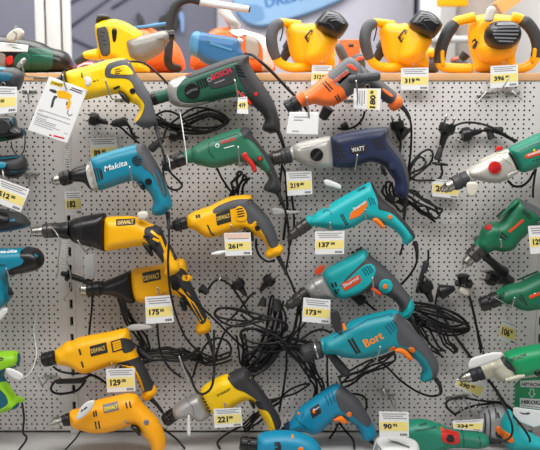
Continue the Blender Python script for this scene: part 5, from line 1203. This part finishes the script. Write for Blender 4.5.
o = pcord('knot of black cord behind the navy drill trigger', hairpin((265, 115, 3.6), '440,250 455,290 480,310 500,330', 4, 3., .02, 33)); sleeve(o, (386, 196), (394, 201), .03, .01, .012)
o = pcord('long black cord left of the 219 price tag', cpts((265, 115, 3.6), '60,180 75,220 78,280 80,340 72,400 66,450', .012), r=.0036)
o = pcord('second long black cord left of the 137 price tag', cpts((265, 115, 3.6), '96,290 102,340 104,400 90,470', .03))
# --- lower right tangle
K = (390, 250, 4.5)
o = pcord('black angled plug sleeve beside the turquoise and grey drill', cpts(K, '172,0 172,40 160,70 140,130 118,190', .03)); sleeve(o, (427, 261), (417, 293), .036, .009, .0065)
o = pcord('folded black cord bundle right of the large teal drill grip', hairpin(K, '110,255 180,262 250,290 330,320 355,345 300,362 220,350 140,310', 5, 2.0, .02, 35))
o = pcord('black cord strands sinking right of the large teal drill grip', hairpin(K, '190,330 230,380 270,430 290,460', 3, 2.8, .046, 37, dh=.005)); plug(o, (432, 302), (426, 288), .05, 1.2)
o = pcord('black cone-shaped plug above the tangle at the right', cpts(K, '215,190 205,240 220,280 260,300', .024)); mk('plug', *lathe(W(437, 293, .03), W(455, 288, .035), [(0, .006), (.2, .022), (.3, .021), (.9, .009), (1, .006)], 18), P['black'], o, sharp=40)
o = pcord('black plug under the steel chuck of the forest green drill, with cord hanging down', cpts(K, '340,190 360,220 378,290 395,370 420,470', .03), r=.0038); sleeve(o, (455, 283), (472, 284), .03, .009, .013); mk('plug', *lathe(W(463, 274, .035), W(463, 285, .035), [(0, .012), (.15, .021), (.3, .016), (.8, .012), (1, .01)], 18), P['black'], o, sharp=40)
o = pcord('black plug block behind the lower forest green drill', cpts((440, 260, 5.4), '330,95 345,120 350,150', .03)); plug(o, (508, 283), (495, 279), .036, 1.2); sleeve(o, (500, 271), (512, 283), .032, .008, .014)
o = pcord('black cord loop behind the 234 price tag', cpts((420, 395, 4.5), '160,90 125,60 118,35 140,18 190,10 240,20 300,28 370,35 410,60', .03), r=.0036)
o = pcord('second black cord running behind the grey round-headed tool', cpts((420, 395, 4.5), '160,85 220,55 300,40 370,42 420,70', .016), r=.0036)
o = pcord('black cord strands beside the large teal drill grip end', hairpin((300, 300, 3.6), '400,60 440,110 480,170 510,190', 4, 3., .02, 39))
o = pcord('black cord hanging at the right behind the emerald drill nose', cpts((440, 330, 5.4), '200,0 210,60 222,120', .02))
# ================================================================ light
wd = bpy.data.worlds.new('world'); SC.world = wd; wd.use_nodes = True
nt = wd.node_tree; bg = nt.nodes['Background']; bg.inputs[1].default_value = WORLD
# gradient and noise added for contrast in metal reflections, standing in for the unseen shop
tc = nt.nodes.new('ShaderNodeTexCoord'); sp = nt.nodes.new('ShaderNodeSeparateXYZ'); nt.links.new(tc.outputs['Generated'], sp.inputs[0])
mr = nt.nodes.new('ShaderNodeMapRange'); mr.inputs[1].default_value = -1; mr.inputs[2].default_value = 1; nt.links.new(sp.outputs[2], mr.inputs[0])
rp = nt.nodes.new('ShaderNodeValToRGB'); e = rp.color_ramp.elements
e[0].position = 0; e[0].color = (.42, .41, .40, 1); e[1].position = 1; e[1].color = (1.6, 1.57, 1.52, 1)
for p_, c_ in ((.44, .36), (.5, .24), (.58, .34), (.66, 1.2)):
    k = e.new(p_); k.color = (c_, c_*.985, c_*.965, 1)
nt.links.new(mr.outputs[0], rp.inputs[0])
nz = nt.nodes.new('ShaderNodeTexNoise'); nz.inputs['Scale'].default_value = 5; nt.links.new(tc.outputs['Generated'], nz.inputs['Vector'])
m2 = nt.nodes.new('ShaderNodeMapRange'); m2.inputs[1].default_value = .35; m2.inputs[2].default_value = .65; m2.inputs[3].default_value = .5; m2.inputs[4].default_value = 1.4; nt.links.new(nz.outputs['Fac'], m2.inputs[0])
vm = nt.nodes.new('ShaderNodeVectorMath'); vm.operation = 'SCALE'; nt.links.new(rp.outputs[0], vm.inputs[0]); nt.links.new(m2.outputs[0], vm.inputs['Scale'])
nt.links.new(vm.outputs[0], bg.inputs[0])
def area(name, loc, size, e, rot, col=(1, .99, .978)):
    l = bpy.data.lights.new(name, 'AREA'); l.shape = 'RECTANGLE'; l.size, l.size_y = size; l.energy = e; l.color = col
    o = bpy.data.objects.new(name, l); COL.objects.link(o); o.location = loc; o.rotation_euler = rot; return o
# rows of shop ceiling fittings, in front of the display and behind it
area('ceiling_light_front', (-.1, -1.2, 2.8), (2.8, .7), E_FRONT, (math.radians(24), 0, 0))
area('ceiling_light_rear', (0, 1.1, 3.3), (5, 1.6), E_REAR, (math.radians(8), 0, 0))
SC.view_settings.view_transform = 'Standard'; SC.view_settings.look = 'None'
SC.view_settings.exposure = EXPO; SC.view_settings.gamma = 1
